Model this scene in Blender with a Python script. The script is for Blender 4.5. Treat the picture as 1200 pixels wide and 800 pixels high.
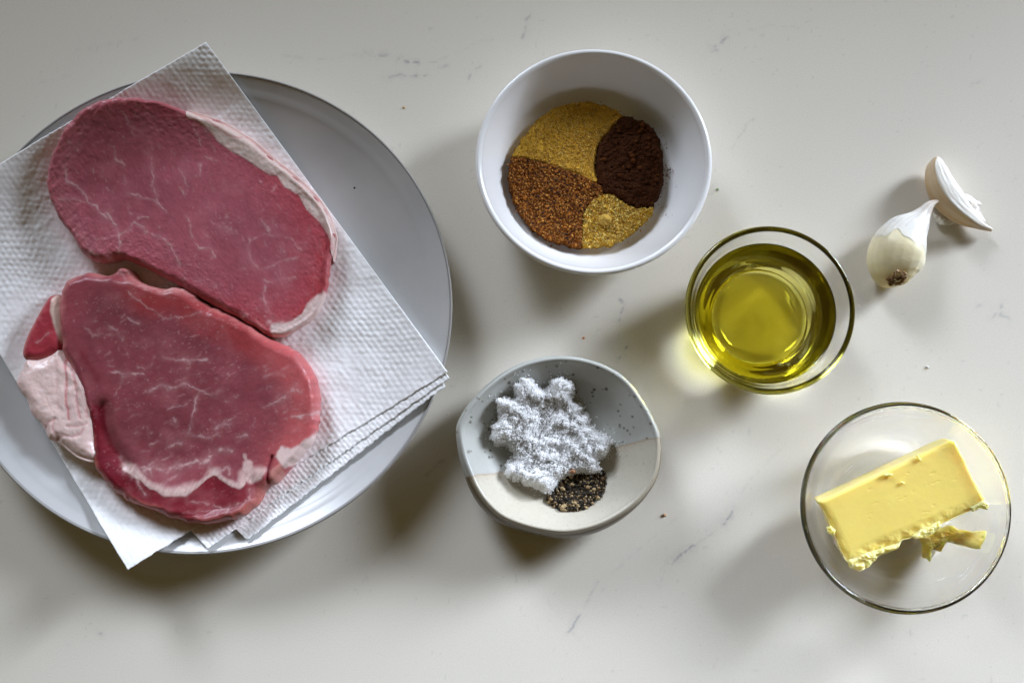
import bpy, math, random
import numpy as np

rng = np.random.default_rng(7)
random.seed(7)
scene = bpy.context.scene
for o in list(bpy.data.objects):
    bpy.data.objects.remove(o, do_unlink=True)

# ------------------------------------------------------------------ camera
TILT = math.radians(7.0)
H = 0.72
FRAME_W = 0.600
DIST = H / math.cos(TILT)
CAM = np.array([0.0, -H * math.tan(TILT), H])
cam_d = bpy.data.cameras.new("camera")
cam_d.sensor_width = 36.0
cam_d.lens = 36.0 * DIST / FRAME_W
cam_d.clip_start = 0.01
cam_d.clip_end = 50.0
cam = bpy.data.objects.new("camera", cam_d)
cam.location = CAM
cam.rotation_euler = (TILT, 0, 0)
scene.collection.objects.link(cam)
scene.camera = cam

# ------------------------------------------------------------------ light
world = bpy.data.worlds.new("World")
scene.world = world
world.use_nodes = True
bg = world.node_tree.nodes["Background"]
bg.inputs[0].default_value = (1.0, 0.75, 0.28, 1)
bg.inputs[1].default_value = 0.07


def window_light(name, loc, target, sx, sy, power, col, spread=180):
    l = bpy.data.lights.new(name, "AREA")
    l.spread = math.radians(spread)
    l.shape = "ELLIPSE"
    l.size, l.size_y = sx, sy
    l.energy = power
    l.color = col
    o = bpy.data.objects.new(name, l)
    o.location = loc
    d = np.array(target, float) - np.array(loc, float)
    yaw = math.atan2(d[1], d[0]) - math.pi / 2
    pitch = math.atan2(d[2], math.hypot(d[0], d[1]))
    o.rotation_euler = (math.pi / 2 + pitch, 0, yaw)
    scene.collection.objects.link(o)
    return o


window_light("window_light_right", (1.68, 0.765, 0.75), (0.04, -0.50, 0.0), 0.95, 0.80, 5.35, (0.838, 0.930, 1.085), 33)
window_light("window_light_left", (-0.87, 1.41, 1.09), (0.08, -0.53, 0.0), 1.10, 0.80, 2.3, (0.838, 0.930, 1.085), 32)

scene.view_settings.view_transform = "Standard"
scene.view_settings.look = "None"
scene.view_settings.gamma = 1.0
scene.view_settings.use_curve_mapping = False
scene.view_settings.exposure = 0.05
cy = scene.cycles
cy.use_denoising = True
cy.max_bounces = 14
cy.transmission_bounces = 12
cy.diffuse_bounces = 4
cy.glossy_bounces = 6
cy.transparent_max_bounces = 12
cy.caustics_refractive = True
cy.caustics_reflective = True
cy.blur_glossy = 0.05
cy.sample_clamp_indirect = 0.0

# ------------------------------------------------------------------ geometry helpers
CT, ST = math.cos(TILT), math.sin(TILT)


def P(px, py, z=0.0):
    """point at height z seen at photograph pixel (px, py) of 1200 x 800"""
    px = np.asarray(px, float); py = np.asarray(py, float); z = np.asarray(z, float)
    dx = (px - 600.0) / 1200.0 * FRAME_W / DIST
    dy = (400.0 - py) / 1200.0 * FRAME_W / DIST
    wx = dx
    wy = dy * CT + ST
    wz = dy * ST - CT
    t = (z - CAM[2]) / wz
    return CAM[0] + wx * t, CAM[1] + wy * t


def hashn(ix, iy, seed):
    h = (ix.astype(np.int64) * 374761393 + iy.astype(np.int64) * 668265263 + seed * 1442695041) & 0xFFFFFFFF
    h = ((h ^ (h >> 13)) * 1274126177) & 0xFFFFFFFF
    h = h ^ (h >> 16)
    return (h & 0xFFFFFF) / float(0xFFFFFF)


def vnoise(x, y, seed=0):
    ix, iy = np.floor(x), np.floor(y)
    fx, fy = x - ix, y - iy
    fx = fx * fx * fx * (fx * (fx * 6 - 15) + 10); fy = fy * fy * fy * (fy * (fy * 6 - 15) + 10)
    a = hashn(ix, iy, seed); b = hashn(ix + 1, iy, seed)
    c = hashn(ix, iy + 1, seed); d = hashn(ix + 1, iy + 1, seed)
    return (a + (b - a) * fx) + ((c + (d - c) * fx) - (a + (b - a) * fx)) * fy


def fbm(x, y, seed=0, oct=4, gain=0.5):
    v = 0; amp = 1.0; tot = 0
    for k in range(oct):
        v = v + amp * vnoise(x * 2 ** k + 17.3 * k, y * 2 ** k - 9.1 * k, seed + k)
        tot += amp; amp *= gain
    return v / tot * 2 - 1          # -1..1


def sstep(a, b, x):
    t = np.clip((x - a) / (b - a), 0, 1)
    return t * t * (3 - 2 * t)


def smooth_closed(pts, n):
    p = np.array(pts, float); m = len(p)
    out = []
    for i in range(m):
        p0, p1, p2, p3 = p[i - 1], p[i], p[(i + 1) % m], p[(i + 2) % m]
        t = np.linspace(0, 1, 24, endpoint=False)[:, None]
        out.append(0.5 * (2 * p1 + (p2 - p0) * t + (2 * p0 - 5 * p1 + 4 * p2 - p3) * t ** 2 + (3 * p1 - p0 - 3 * p2 + p3) * t ** 3))
    c = np.vstack(out); c = np.vstack([c, c[:1]])
    L = np.r_[0, np.cumsum(np.hypot(*np.diff(c, axis=0).T))]
    s = np.linspace(0, L[-1], n, endpoint=False)
    return np.c_[np.interp(s, L, c[:, 0]), np.interp(s, L, c[:, 1])]


def smooth_open(pts, n):
    p = np.array(pts, float)
    p = np.vstack([2 * p[0] - p[1], p, 2 * p[-1] - p[-2]])
    out = []
    for i in range(1, len(p) - 2):
        p0, p1, p2, p3 = p[i - 1], p[i], p[i + 1], p[i + 2]
        t = np.linspace(0, 1, 24, endpoint=False)[:, None]
        out.append(0.5 * (2 * p1 + (p2 - p0) * t + (2 * p0 - 5 * p1 + 4 * p2 - p3) * t ** 2 + (3 * p1 - p0 - 3 * p2 + p3) * t ** 3))
    c = np.vstack(out + [p[-2][None]])
    L = np.r_[0, np.cumsum(np.sqrt((np.diff(c, axis=0) ** 2).sum(1)))]
    s = np.linspace(0, L[-1], n)
    return np.stack([np.interp(s, L, c[:, k]) for k in range(c.shape[1])], 1)


def seg_dist(x, y, poly, closed=False):
    p = np.array(poly, float)
    q = np.roll(p, -1, 0) if closed else p[1:]
    p = p if closed else p[:-1]
    best = np.full(x.shape, 1e9)
    for (ax, ay), (bx, by) in zip(p, q):
        vx, vy = bx - ax, by - ay
        L = vx * vx + vy * vy + 1e-12
        t = np.clip(((x - ax) * vx + (y - ay) * vy) / L, 0, 1)
        best = np.minimum(best, (x - ax - t * vx) ** 2 + (y - ay - t * vy) ** 2)
    return np.sqrt(best)


def inside(x, y, poly):
    p = np.array(poly, float); q = np.roll(p, -1, 0)
    r = np.zeros(x.shape, bool)
    for (ax, ay), (bx, by) in zip(p, q):
        if ay == by:
            continue
        c = ((ay > y) != (by > y)) & (x < (bx - ax) * (y - ay) / (by - ay) + ax)
        r ^= c
    return r


def signed(x, y, poly):
    d = seg_dist(x, y, poly, True)
    return np.where(inside(x, y, poly), d, -d)


def link(name, me, mat, parent=None):
    o = bpy.data.objects.new(name, me)
    scene.collection.objects.link(o)
    if mat is not None:
        me.materials.append(mat)
    if parent is not None:
        o.parent = parent
        o.matrix_parent_inverse = parent.matrix_world.inverted() if False else o.matrix_parent_inverse
    return o


ROOT = {}


def build(name, V, F, mat, parent=None, col=None, smooth=True, fix=True):
    """V (n,3) world coordinates; F list of index arrays (k, 3|4)"""
    V = np.asarray(V, float)
    if parent is not None:
        V = V - ROOT[parent.name]
    me = bpy.data.meshes.new(name)
    F = F if isinstance(F, list) else [F]
    F = [np.asarray(f, np.int64) for f in F if len(f)]
    if fix:                                   # faces look outwards
        C0 = V.mean(0); vol = 0.0
        for f in F:
            p = V[f] - C0
            vol += np.einsum("ij,ij->i", p[:, 0], np.cross(p[:, 1], p[:, 2])).sum()
            if f.shape[1] == 4: vol += np.einsum("ij,ij->i", p[:, 0], np.cross(p[:, 2], p[:, 3])).sum()
        if vol < 0: F = [f[:, ::-1] for f in F]
    loops = np.concatenate([f.ravel() for f in F])
    sizes = np.concatenate([np.full(len(f), f.shape[1]) for f in F])
    me.vertices.add(len(V)); me.vertices.foreach_set("co", V.ravel())
    me.loops.add(len(loops)); me.loops.foreach_set("vertex_index", loops)
    me.polygons.add(len(sizes))
    me.polygons.foreach_set("loop_start", np.r_[0, np.cumsum(sizes)[:-1]])
    me.polygons.foreach_set("loop_total", sizes)
    me.polygons.foreach_set("use_smooth", np.full(len(sizes), smooth))
    if col is not None:
        a = me.color_attributes.new("tint", "FLOAT_COLOR", "POINT")
        c = np.ones((len(V), 4)); c[:, :3] = np.clip(col, 0, 1)
        a.data.foreach_set("color", c.ravel())
    me.update(calc_edges=True); me.validate()
    o = link(name, me, mat, parent)
    return o


def thing(name, label, cat, loc, group=None):
    o = bpy.data.objects.new(name, None)
    o.empty_display_size = 0.01
    o.location = loc
    scene.collection.objects.link(o)
    o["label"] = label; o["category"] = cat
    if group: o["group"] = group
    ROOT[o.name] = np.array(loc, float)
    return o


def tag(o, label, cat, group=None):
    o["label"] = label; o["category"] = cat
    if group: o["group"] = group
    return o


def grid_faces(nr, nc, wrap=False, off=0):
    c = nc if wrap else nc - 1
    i, j = np.meshgrid(np.arange(nr - 1), np.arange(c), indexing="ij")
    a = i * nc + j; b = i * nc + (j + 1) % nc
    return (np.stack([a, b, b + nc, a + nc], -1).reshape(-1, 4)) + off


def lathe(name, prof, centre, mat, parent=None, n=128, sy=1.0, closed=True, colf=None, wob=None):
    """prof: list of (r, z); turned about a vertical axis at centre (x, y)"""
    pr = np.array(prof, float)
    th = np.linspace(0, 2 * np.pi, n, endpoint=False)
    r = np.maximum(pr[:, 0], 1e-5)[:, None]
    w = 1.0 if wob is None else wob(th)[None]
    X = centre[0] + r * np.cos(th) * w
    Y = centre[1] + r * np.sin(th) * sy * w
    Z = np.repeat(pr[:, 1][:, None], n, 1)
    V = np.stack([X, Y, Z], -1).reshape(-1, 3)
    F = grid_faces(len(pr), n, True)
    if closed:
        F2 = grid_faces(2, n, True)
        last = (len(pr) - 1) * n
        F2 = np.where(F2 < n, F2 + last, F2 - n)
        F = np.vstack([F, F2])
    col = colf(V) if colf else None
    return build(name, V, F[:, ::-1], mat, parent, col)


def spline(pts, n):
    return smooth_open(pts, n)


OCT_V = np.array([[1, 0, 0], [-1, 0, 0], [0, 1, 0], [0, -1, 0], [0, 0, 1], [0, 0, -1]], float)
OCT_F = np.array([[0, 2, 4], [2, 1, 4], [1, 3, 4], [3, 0, 4], [2, 0, 5], [1, 2, 5], [3, 1, 5], [0, 3, 5]])
phi = (1 + 5 ** 0.5) / 2
ICO_V = np.array([[-1, phi, 0], [1, phi, 0], [-1, -phi, 0], [1, -phi, 0], [0, -1, phi], [0, 1, phi], [0, -1, -phi], [0, 1, -phi],
                  [phi, 0, -1], [phi, 0, 1], [-phi, 0, -1], [-phi, 0, 1]]) / math.hypot(1, phi)
ICO_F = np.array([[0, 11, 5], [0, 5, 1], [0, 1, 7], [0, 7, 10], [0, 10, 11], [1, 5, 9], [5, 11, 4], [11, 10, 2], [10, 7, 6], [7, 1, 8],
                  [3, 9, 4], [3, 4, 2], [3, 2, 6], [3, 6, 8], [3, 8, 9], [4, 9, 5], [2, 4, 11], [6, 2, 10], [8, 6, 7], [9, 8, 1]])
CUB_V = np.array([[x, y, z] for x in (-1, 1) for y in (-1, 1) for z in (-1, 1)], float) * 0.75
CUB_F = np.array([[0, 1, 3, 2], [4, 6, 7, 5], [0, 4, 5, 1], [2, 3, 7, 6], [0, 2, 6, 4], [1, 5, 7, 3]])


def grains(name, pos, size, cols, mat, parent, shape="ico", flat=0.35, jit=0.3):
    n = len(pos)
    BV, BF = {"ico": (ICO_V, ICO_F), "oct": (OCT_V, OCT_F), "cube": (CUB_V, CUB_F)}[shape]
    k = len(BV)
    q = rng.normal(size=(n, 4)); q /= np.linalg.norm(q, axis=1)[:, None]
    w, x, y, z = q.T
    R = np.stack([1 - 2 * (y * y + z * z), 2 * (x * y - z * w), 2 * (x * z + y * w), 2 * (x * y + z * w), 1 - 2 * (x * x + z * z), 2 * (y * z - x * w),
                  2 * (x * z - y * w), 2 * (y * z + x * w), 1 - 2 * (x * x + y * y)], -1).reshape(n, 3, 3)
    s = np.stack([np.ones(n), rng.uniform(0.6, 1, n), rng.uniform(flat, 1, n)], -1)
    v = BV[None] * s[:, None] * (1 + rng.uniform(-jit, jit, (n, k, 1)))
    v = np.einsum("nij,nkj->nki", R, v) * np.asarray(size)[:, None, None] + np.asarray(pos)[:, None]
    F = (BF[None] + (np.arange(n) * k)[:, None, None]).reshape(-1, BF.shape[1])
    o = build(name, v.reshape(-1, 3), F, mat, parent, np.repeat(cols, k, 0), smooth=False)
    o["kind"] = "stuff"
    return o


# ------------------------------------------------------------------ materials
def mat_base(name):
    m = bpy.data.materials.new(name); m.use_nodes = True
    nt = m.node_tree
    b = nt.nodes["Principled BSDF"]
    return m, nt, b


def node(nt, t, **kw):
    n = nt.nodes.new(t)
    for k, v in kw.items():
        if isinstance(k, str) and hasattr(n, k):
            setattr(n, k, v)
    return n


def geo_coord(nt):
    return nt.nodes.new("ShaderNodeTexCoord").outputs["Object"]


def noise(nt, scale, detail=4, rough=0.55, vec=None):
    n = nt.nodes.new("ShaderNodeTexNoise")
    n.inputs["Scale"].default_value = scale
    n.inputs["Detail"].default_value = detail
    n.inputs["Roughness"].default_value = rough
    nt.links.new(vec or geo_coord(nt), n.inputs["Vector"])
    return n.outputs["Fac"]


def ramp(nt, fac, stops):
    r = nt.nodes.new("ShaderNodeValToRGB")
    e = r.color_ramp.elements
    while len(e) < len(stops): e.new(0.5)
    for el, (p, c) in zip(e, stops):
        el.position = p; el.color = tuple(c) + (1,) if len(c) == 3 else c
    nt.links.new(fac, r.inputs[0])
    return r.outputs[0]


def mix(nt, a, b, fac, mode="MIX"):
    m = nt.nodes.new("ShaderNodeMix"); m.data_type = "RGBA"; m.blend_type = mode
    for sock, v in ((m.inputs[0], fac), (m.inputs[6], a), (m.inputs[7], b)):
        if hasattr(v, "links"): nt.links.new(v, sock)
        elif isinstance(v, (int, float)): sock.default_value = v
        else: sock.default_value = tuple(v) + (1,)
    return m.outputs[2]


def bump(nt, b, h, strength, dist):
    n = nt.nodes.new("ShaderNodeBump")
    n.inputs["Strength"].default_value = strength
    n.inputs["Distance"].default_value = dist
    nt.links.new(h, n.inputs["Height"])
    nt.links.new(n.outputs[0], b.inputs["Normal"])


def tint_mat(name, rough=0.5, sss=0.0, sss_scale=0.002, sss_rad=(1, 0.35, 0.25), coat=0.0, var=0.12, var_scale=600, bump_scale=900, bump_d=0.0003, spec=0.5,
             rough_var=0.0):
    """colour from the mesh's own 'tint' attribute, varied by fine noise"""
    m, nt, b = mat_base(name)
    a = nt.nodes.new("ShaderNodeAttribute"); a.attribute_name = "tint"
    n = noise(nt, var_scale, 3)
    v = ramp(nt, n, [(0.25, (1 - var,) * 3), (0.75, (1.0 + 0 * var,) * 3)])
    c = mix(nt, a.outputs["Color"], v, 1.0, "MULTIPLY")
    nt.links.new(c, b.inputs["Base Color"])
    b.inputs["Roughness"].default_value = rough
    b.inputs["Specular IOR Level"].default_value = spec
    if rough_var:
        rr = nt.nodes.new("ShaderNodeMapRange")
        nt.links.new(noise(nt, 180, 4), rr.inputs[0])
        rr.inputs[3].default_value = rough - rough_var; rr.inputs[4].default_value = rough + rough_var
        nt.links.new(rr.outputs[0], b.inputs["Roughness"])
    if sss:
        b.inputs["Subsurface Weight"].default_value = sss
        b.inputs["Subsurface Radius"].default_value = sss_rad
        b.inputs["Subsurface Scale"].default_value = sss_scale
    b.inputs["Coat Weight"].default_value = coat
    b.inputs["Coat Roughness"].default_value = 0.15
    if bump_d: bump(nt, b, noise(nt, bump_scale, 5), 0.6, bump_d)
    return m


M = {}
M["quartz"] = tint_mat("white_quartz", rough=0.40, var=0.10, var_scale=1100, bump_d=0, spec=0.35)
M["meat"] = tint_mat("raw_meat", rough=0.38, sss=0.22, sss_scale=0.0009, coat=0.07, var=0.13, var_scale=1300, bump_scale=1300, bump_d=0.00010, rough_var=0.13, spec=0.26)
M["fat"] = tint_mat("raw_fat", rough=0.36, sss=0.5, sss_scale=0.002, sss_rad=(1, 0.6, 0.5), coat=0.15, var=0.07, bump_scale=600, bump_d=0.00014, rough_var=0.1)
M["powder"] = tint_mat("ground_powder", rough=0.95, var=0.35, var_scale=2600, bump_scale=2600, bump_d=0.0006, spec=0.15)
M["grain"] = tint_mat("spice_grain", rough=0.75, var=0.12, var_scale=1500, bump_d=0, spec=0.3)
M["salt"] = tint_mat("salt_crystal", rough=0.55, sss=1.0, sss_scale=0.006, sss_rad=(1, 1, 1), var=0.02, bump_d=0.0, spec=0.3)


def flake_mat():
    """thin salt crystals let about half of the light through"""
    m, nt, b = mat_base("salt_flake")
    b.inputs["Base Color"].default_value = (0.98, 0.98, 0.98, 1); b.inputs["Roughness"].default_value = 0.5
    t = nt.nodes.new("ShaderNodeBsdfTranslucent"); t.inputs[0].default_value = (0.99, 0.99, 0.99, 1)
    mx = nt.nodes.new("ShaderNodeMixShader"); mx.inputs[0].default_value = 0.65
    nt.links.new(b.outputs[0], mx.inputs[1]); nt.links.new(t.outputs[0], mx.inputs[2])
    nt.links.new(mx.outputs[0], nt.nodes["Material Output"].inputs["Surface"])
    return m


M["flake"] = flake_mat()
M["butter"] = tint_mat("butter_fat", rough=0.42, sss=0.75, sss_scale=0.006, sss_rad=(1, 0.8, 0.32), var=0.04, var_scale=250, bump_scale=260, bump_d=0.00012)
M["garlic"] = tint_mat("garlic_flesh", rough=0.42, sss=0.5, sss_scale=0.003, sss_rad=(1, 0.85, 0.5), var=0.06, var_scale=300, bump_scale=300, bump_d=0.0003, coat=0.0)
M["skin"] = tint_mat("papery_skin", rough=0.38, sss=0.3, sss_scale=0.002, sss_rad=(1, 0.9, 0.8), var=0.08, var_scale=400, bump_scale=700, bump_d=0.0003)
M["root"] = tint_mat("dry_root", rough=0.85, var=0.3, var_scale=900, bump_scale=900, bump_d=0.0008)


M["paper"] = tint_mat("kitchen_paper", rough=0.92, sss=0.3, sss_scale=0.0012, sss_rad=(1, 1, 1), var=0.06, var_scale=900, bump_scale=2200, bump_d=0.0002, spec=0.12)


def plate_mat():
    m, nt, b = mat_base("grey_glaze")
    n = noise(nt, 22, 5)
    c = ramp(nt, n, [(0.3, (0.50, 0.50, 0.50)), (0.7, (0.58, 0.58, 0.575))])
    v = nt.nodes.new("ShaderNodeTexVoronoi"); v.inputs["Scale"].default_value = 130
    nt.links.new(geo_coord(nt), v.inputs["Vector"])
    r = nt.nodes.new("ShaderNodeSeparateColor"); nt.links.new(v.outputs["Color"], r.inputs[0])
    gate = nt.nodes.new("ShaderNodeMath"); gate.operation = "GREATER_THAN"; gate.inputs[1].default_value = 0.975
    nt.links.new(r.outputs[0], gate.inputs[0])
    near = nt.nodes.new("ShaderNodeMath"); near.operation = "LESS_THAN"; near.inputs[1].default_value = 0.09
    nt.links.new(v.outputs["Distance"], near.inputs[0])
    mu = nt.nodes.new("ShaderNodeMath"); mu.operation = "MULTIPLY"
    nt.links.new(gate.outputs[0], mu.inputs[0]); nt.links.new(near.outputs[0], mu.inputs[1])
    c = mix(nt, c, (0.03, 0.028, 0.025), mu.outputs[0])
    nt.links.new(c, b.inputs["Base Color"])
    b.inputs["Roughness"].default_value = 0.26
    b.inputs["Coat Weight"].default_value = 0.4; b.inputs["Coat Roughness"].default_value = 0.12
    bump(nt, b, noise(nt, 60, 3), 0.25, 0.0004)
    return m


M["plate"] = plate_mat()


def simple_mat(name, col, rough=0.5, spec=0.5, coat=0.0, var=0.06, scale=80):
    m, nt, b = mat_base(name)
    n = noise(nt, scale, 4)
    nt.links.new(ramp(nt, n, [(0.3, tuple(c * (1 - var) for c in col)), (0.7, tuple(min(1, c * (1 + var)) for c in col))]), b.inputs["Base Color"])
    b.inputs["Roughness"].default_value = rough
    b.inputs["Specular IOR Level"].default_value = spec
    b.inputs["Coat Weight"].default_value = coat
    return m


M["plate_edge"] = simple_mat("bare_plate_edge", (0.30, 0.29, 0.275), 0.4)
M["porcelain"] = simple_mat("white_porcelain", (0.87, 0.865, 0.86), 0.16, 0.5, 0.2, 0.015, 30)
M["unglazed"] = simple_mat("unglazed_clay", (0.55, 0.50, 0.43), 0.8)


def glass_mat(name, dens, col):
    m, nt, b = mat_base(name)
    b.inputs["Base Color"].default_value = (1, 1, 1, 1)
    b.inputs["Transmission Weight"].default_value = 1.0
    b.inputs["Roughness"].default_value = 0.0
    b.inputs["IOR"].default_value = 1.47
    va = nt.nodes.new("ShaderNodeVolumeAbsorption")
    va.inputs["Color"].default_value = tuple(col) + (1,)
    va.inputs["Density"].default_value = dens
    nt.links.new(va.outputs[0], nt.nodes["Material Output"].inputs["Volume"])
    return m


M["glass"] = glass_mat("clear_glass", 6.0, (0.80, 0.90, 0.84))
M["oil"] = glass_mat("golden_oil", 64.0, (0.935, 0.885, 0.0))


# ------------------------------------------------------------------ countertop (quartz)
def make_counter():
    xs = np.r_[np.linspace(-1.6, -0.36, 24), np.linspace(-0.355, 0.355, 760), np.linspace(0.36, 1.6, 24)]
    ys = np.r_[np.linspace(-1.1, -0.26, 18), np.linspace(-0.255, 0.285, 580), np.linspace(0.29, 0.55, 8)]
    X, Y = np.meshgrid(xs, ys)
    x, y = X.ravel(), Y.ravel()
    base = np.array([0.775, 0.725, 0.63])
    cl = fbm(x * 9, y * 9, 3, 4)
    col = base[None] * (1 + 0.03 * cl)[:, None]
    # grey veins of the stone: traced where the photograph shows them
    V = [([(425, 63), (441, 66), (452, 64), (463, 69), (478, 72), (490, 75)], 2.2, .55), ([(452, 90), (470, 88), (486, 90), (500, 88)], 1.8, .45),
         ([(505, 82), (517, 79), (525, 76)], 1.6, .3), ([(548, 95), (553, 86), (562, 78)], 1.4, .28), ([(612, 48), (616, 30), (620, 18)], 2, .4),
         ([(838, 56), (846, 49), (853, 44)], 3, .45), ([(826, 62), (840, 60), (848, 52)], 1.5, .3), ([(1138, 98), (1146, 97)], 2.5, .35),
         ([(858, 176), (862, 166), (872, 152), (882, 140)], 1.1, .25), ([(722, 347), (727, 352), (730, 362), (727, 374)], 1.9, .6),
         ([(722, 426), (727, 416), (734, 406)], 1.7, .7), ([(722, 440), (716, 452)], 1.2, .2), ([(784, 661), (792, 655), (803, 646), (812, 640)], 2.2, .6),
         ([(812, 642), (826, 630), (838, 622)], 1.0, .35), ([(849, 612), (855, 602), (859, 592)], 2, .6), ([(772, 684), (776, 674), (784, 662)], 1.3, .35),
         ([(666, 740), (674, 728), (680, 720)], 1.7, .55), ([(680, 720), (688, 706), (694, 690), (706, 676)], 1.0, .25),
         ([(1163, 372), (1168, 366), (1174, 358), (1173, 368), (1182, 372)], 2.4, .33), ([(1146, 360), (1149, 358)], 2, .25),
         ([(1067, 738), (1068, 748)], 2, .22), ([(208, 740), (213, 742)], 3, .55), ([(117, 742), (119, 743)], 1.6, .5), ([(425, 665), (432, 680)], 1.3, .2),
         ([(500, 556), (512, 546), (520, 538)], 2.2, .25), ([(596, 345), (606, 350)], 2.2, .2), ([(534, 712), (538, 706)], 2, .25),
         ([(470, 659), (474, 661)], 2.4, .3), ([(90, 60), (130, 52), (160, 46)], 4, .08), ([(40, 100), (80, 90)], 4, .07),
         ([(940, 30), (950, 22)], 1.5, .15), ([(1020, 14), (1030, 24)], 1.3, .14), ([(540, 500), (548, 490), (560, 480)], 1, .1)]
    V += [([(640, 700), (668, 738), (690, 760)], 1, .12), ([(700, 700), (720, 668), (752, 640), (800, 600)], 1.0, .13), ([(858, 596), (880, 560), (920, 520)], 1.2, .10), ([(425, 63), (380, 70), (330, 66)], 1.6, .16), ([(500, 75), (530, 66), (560, 50), (612, 40)], 1.2, .15),
          ([(727, 374), (724, 396), (728, 412)], 1.0, .18), ([(853, 44), (900, 30), (960, 34)], 1.2, .12), ([(470, 620), (430, 668), (420, 700)], 1.5, .13), ([(1010, 420), (1060, 400), (1120, 408)], 1.4, .08)]
    wx = x + 0.0012 * fbm(x * 260, y * 260, 11, 3); wy = y + 0.0012 * fbm(x * 260, y * 260, 21, 3)
    vein = np.zeros_like(x)
    for pl, w, s in V:
        q = np.array(pl, float); qx, qy = P(q[:, 0], q[:, 1], 0)
        m = (np.abs(x - qx.mean()) < 0.06) & (np.abs(y - qy.mean()) < 0.06)
        d = seg_dist(wx[m], wy[m], np.c_[qx, qy]) / 0.0005
        brk = np.clip(0.40 + 1.4 * fbm(x[m] * 330, y[m] * 330, 31, 2), 0.1, 1)
        f = (np.exp(-(d / (0.55 * w)) ** 2) + 0.22 * np.exp(-(d / (3.2 * w)) ** 2)) * s * brk
        vein[m] = np.maximum(vein[m], f)
    # tiny mineral flecks
    fl = vnoise(x * 420, y * 420, 77)
    flk = sstep(0.93, 0.99, fl) * (vnoise(x * 40, y * 40, 5) > 0.45) * 0.16
    vein = np.clip(np.maximum(vein, flk), 0, 0.85)
    col = col * (1 - vein[:, None]) + np.array([0.20, 0.205, 0.235])[None] * vein[:, None]
    V3 = np.c_[x, y, np.zeros_like(x)]
    o = build("countertop", V3, grid_faces(len(ys), len(xs)), M["quartz"], None, col, True, False)
    o["kind"] = "structure"


make_counter()

# ------------------------------------------------------------------ dinner plate
PZ_RIM = 0.0260
lx, _ = P(234 - 296, 366, PZ_RIM); rx_, _ = P(234 + 296, 366, PZ_RIM)
_, ty = P(234, 83, PZ_RIM); _, by_ = P(234, 650, PZ_RIM)
PL_C = ((lx + rx_) / 2, (ty + by_) / 2)
PL_R = (rx_ - lx) / 2
PL_SY = ((ty - by_) / 2) / PL_R


def plate_z(x, y):
    r = np.hypot(x - PL_C[0], (y - PL_C[1]) / PL_SY) / PL_R
    ring = 0.0006 * np.exp(-((r - 0.925) / 0.008) ** 2)
    return ring + 0.0065 + 0.0190 * np.clip((r - 0.66) / 0.34, 0, 1.0) ** 1.5

PL = thing("dinner_plate", "large grey stoneware plate holding the paper towels and pork", "plate", (PL_C[0], PL_C[1], 0))
rr = np.r_[np.linspace(0.0, 0.986, 70)] * PL_R
top = [(r, float(plate_z(PL_C[0] + r, PL_C[1]))) for r in rr]
zt = top[-1][1]
edge = [(PL_R * 0.990, zt + 0.0003)]
under = [(PL_R * 0.988, zt - 0.0030), (PL_R * 0.95, zt - 0.0072), (PL_R * 0.88, 0.0100), (PL_R * 0.80, 0.0045), (PL_R * 0.72, 0.0032), (PL_R * 0.62, 0.0022), (0.0001, 0.0022)]
lathe("body", top + edge + under, PL_C, M["plate"], PL, 220, PL_SY, closed=False)
lip = [(PL_R * 0.989, zt + 0.0003), (PL_R * 0.992, zt + 0.0009), (PL_R * 0.9965, zt + 0.0010), (PL_R * 0.9995, zt + 0.0004), (PL_R * 1.0, zt - 0.0008), (PL_R * 0.997, zt - 0.0020), (PL_R * 0.987, zt - 0.0030)]
lathe("rim", lip, PL_C, M["plate_edge"], PL, 220, PL_SY)
lathe("foot_ring", [(PL_R * 0.55, 0.0024), (PL_R * 0.55, 0.0003), (PL_R * 0.565, 0.0), (PL_R * 0.58, 0.0003), (PL_R * 0.58, 0.0024)], PL_C, M["unglazed"], PL, 128, PL_SY)

# ------------------------------------------------------------------ paper towels
PAPER_TOP = 0.0026


def paper_z(x, y):
    """how the folded paper hangs over the plate: follows the well and rim, runs on flat beyond"""
    r = np.hypot(x - PL_C[0], (y - PL_C[1]) / PL_SY) / PL_R
    s = np.clip((r - 0.60) / 0.40, 0, None)
    f = np.where(s < 0.9, np.minimum(s, 0.9) ** 1.9, 0.818 + 1.728 * 0.40 * (1 - np.exp(-np.maximum(s - 0.9, 0) / 0.40)))
    return 0.0074 + 0.0208 * f + 0.0016


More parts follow.
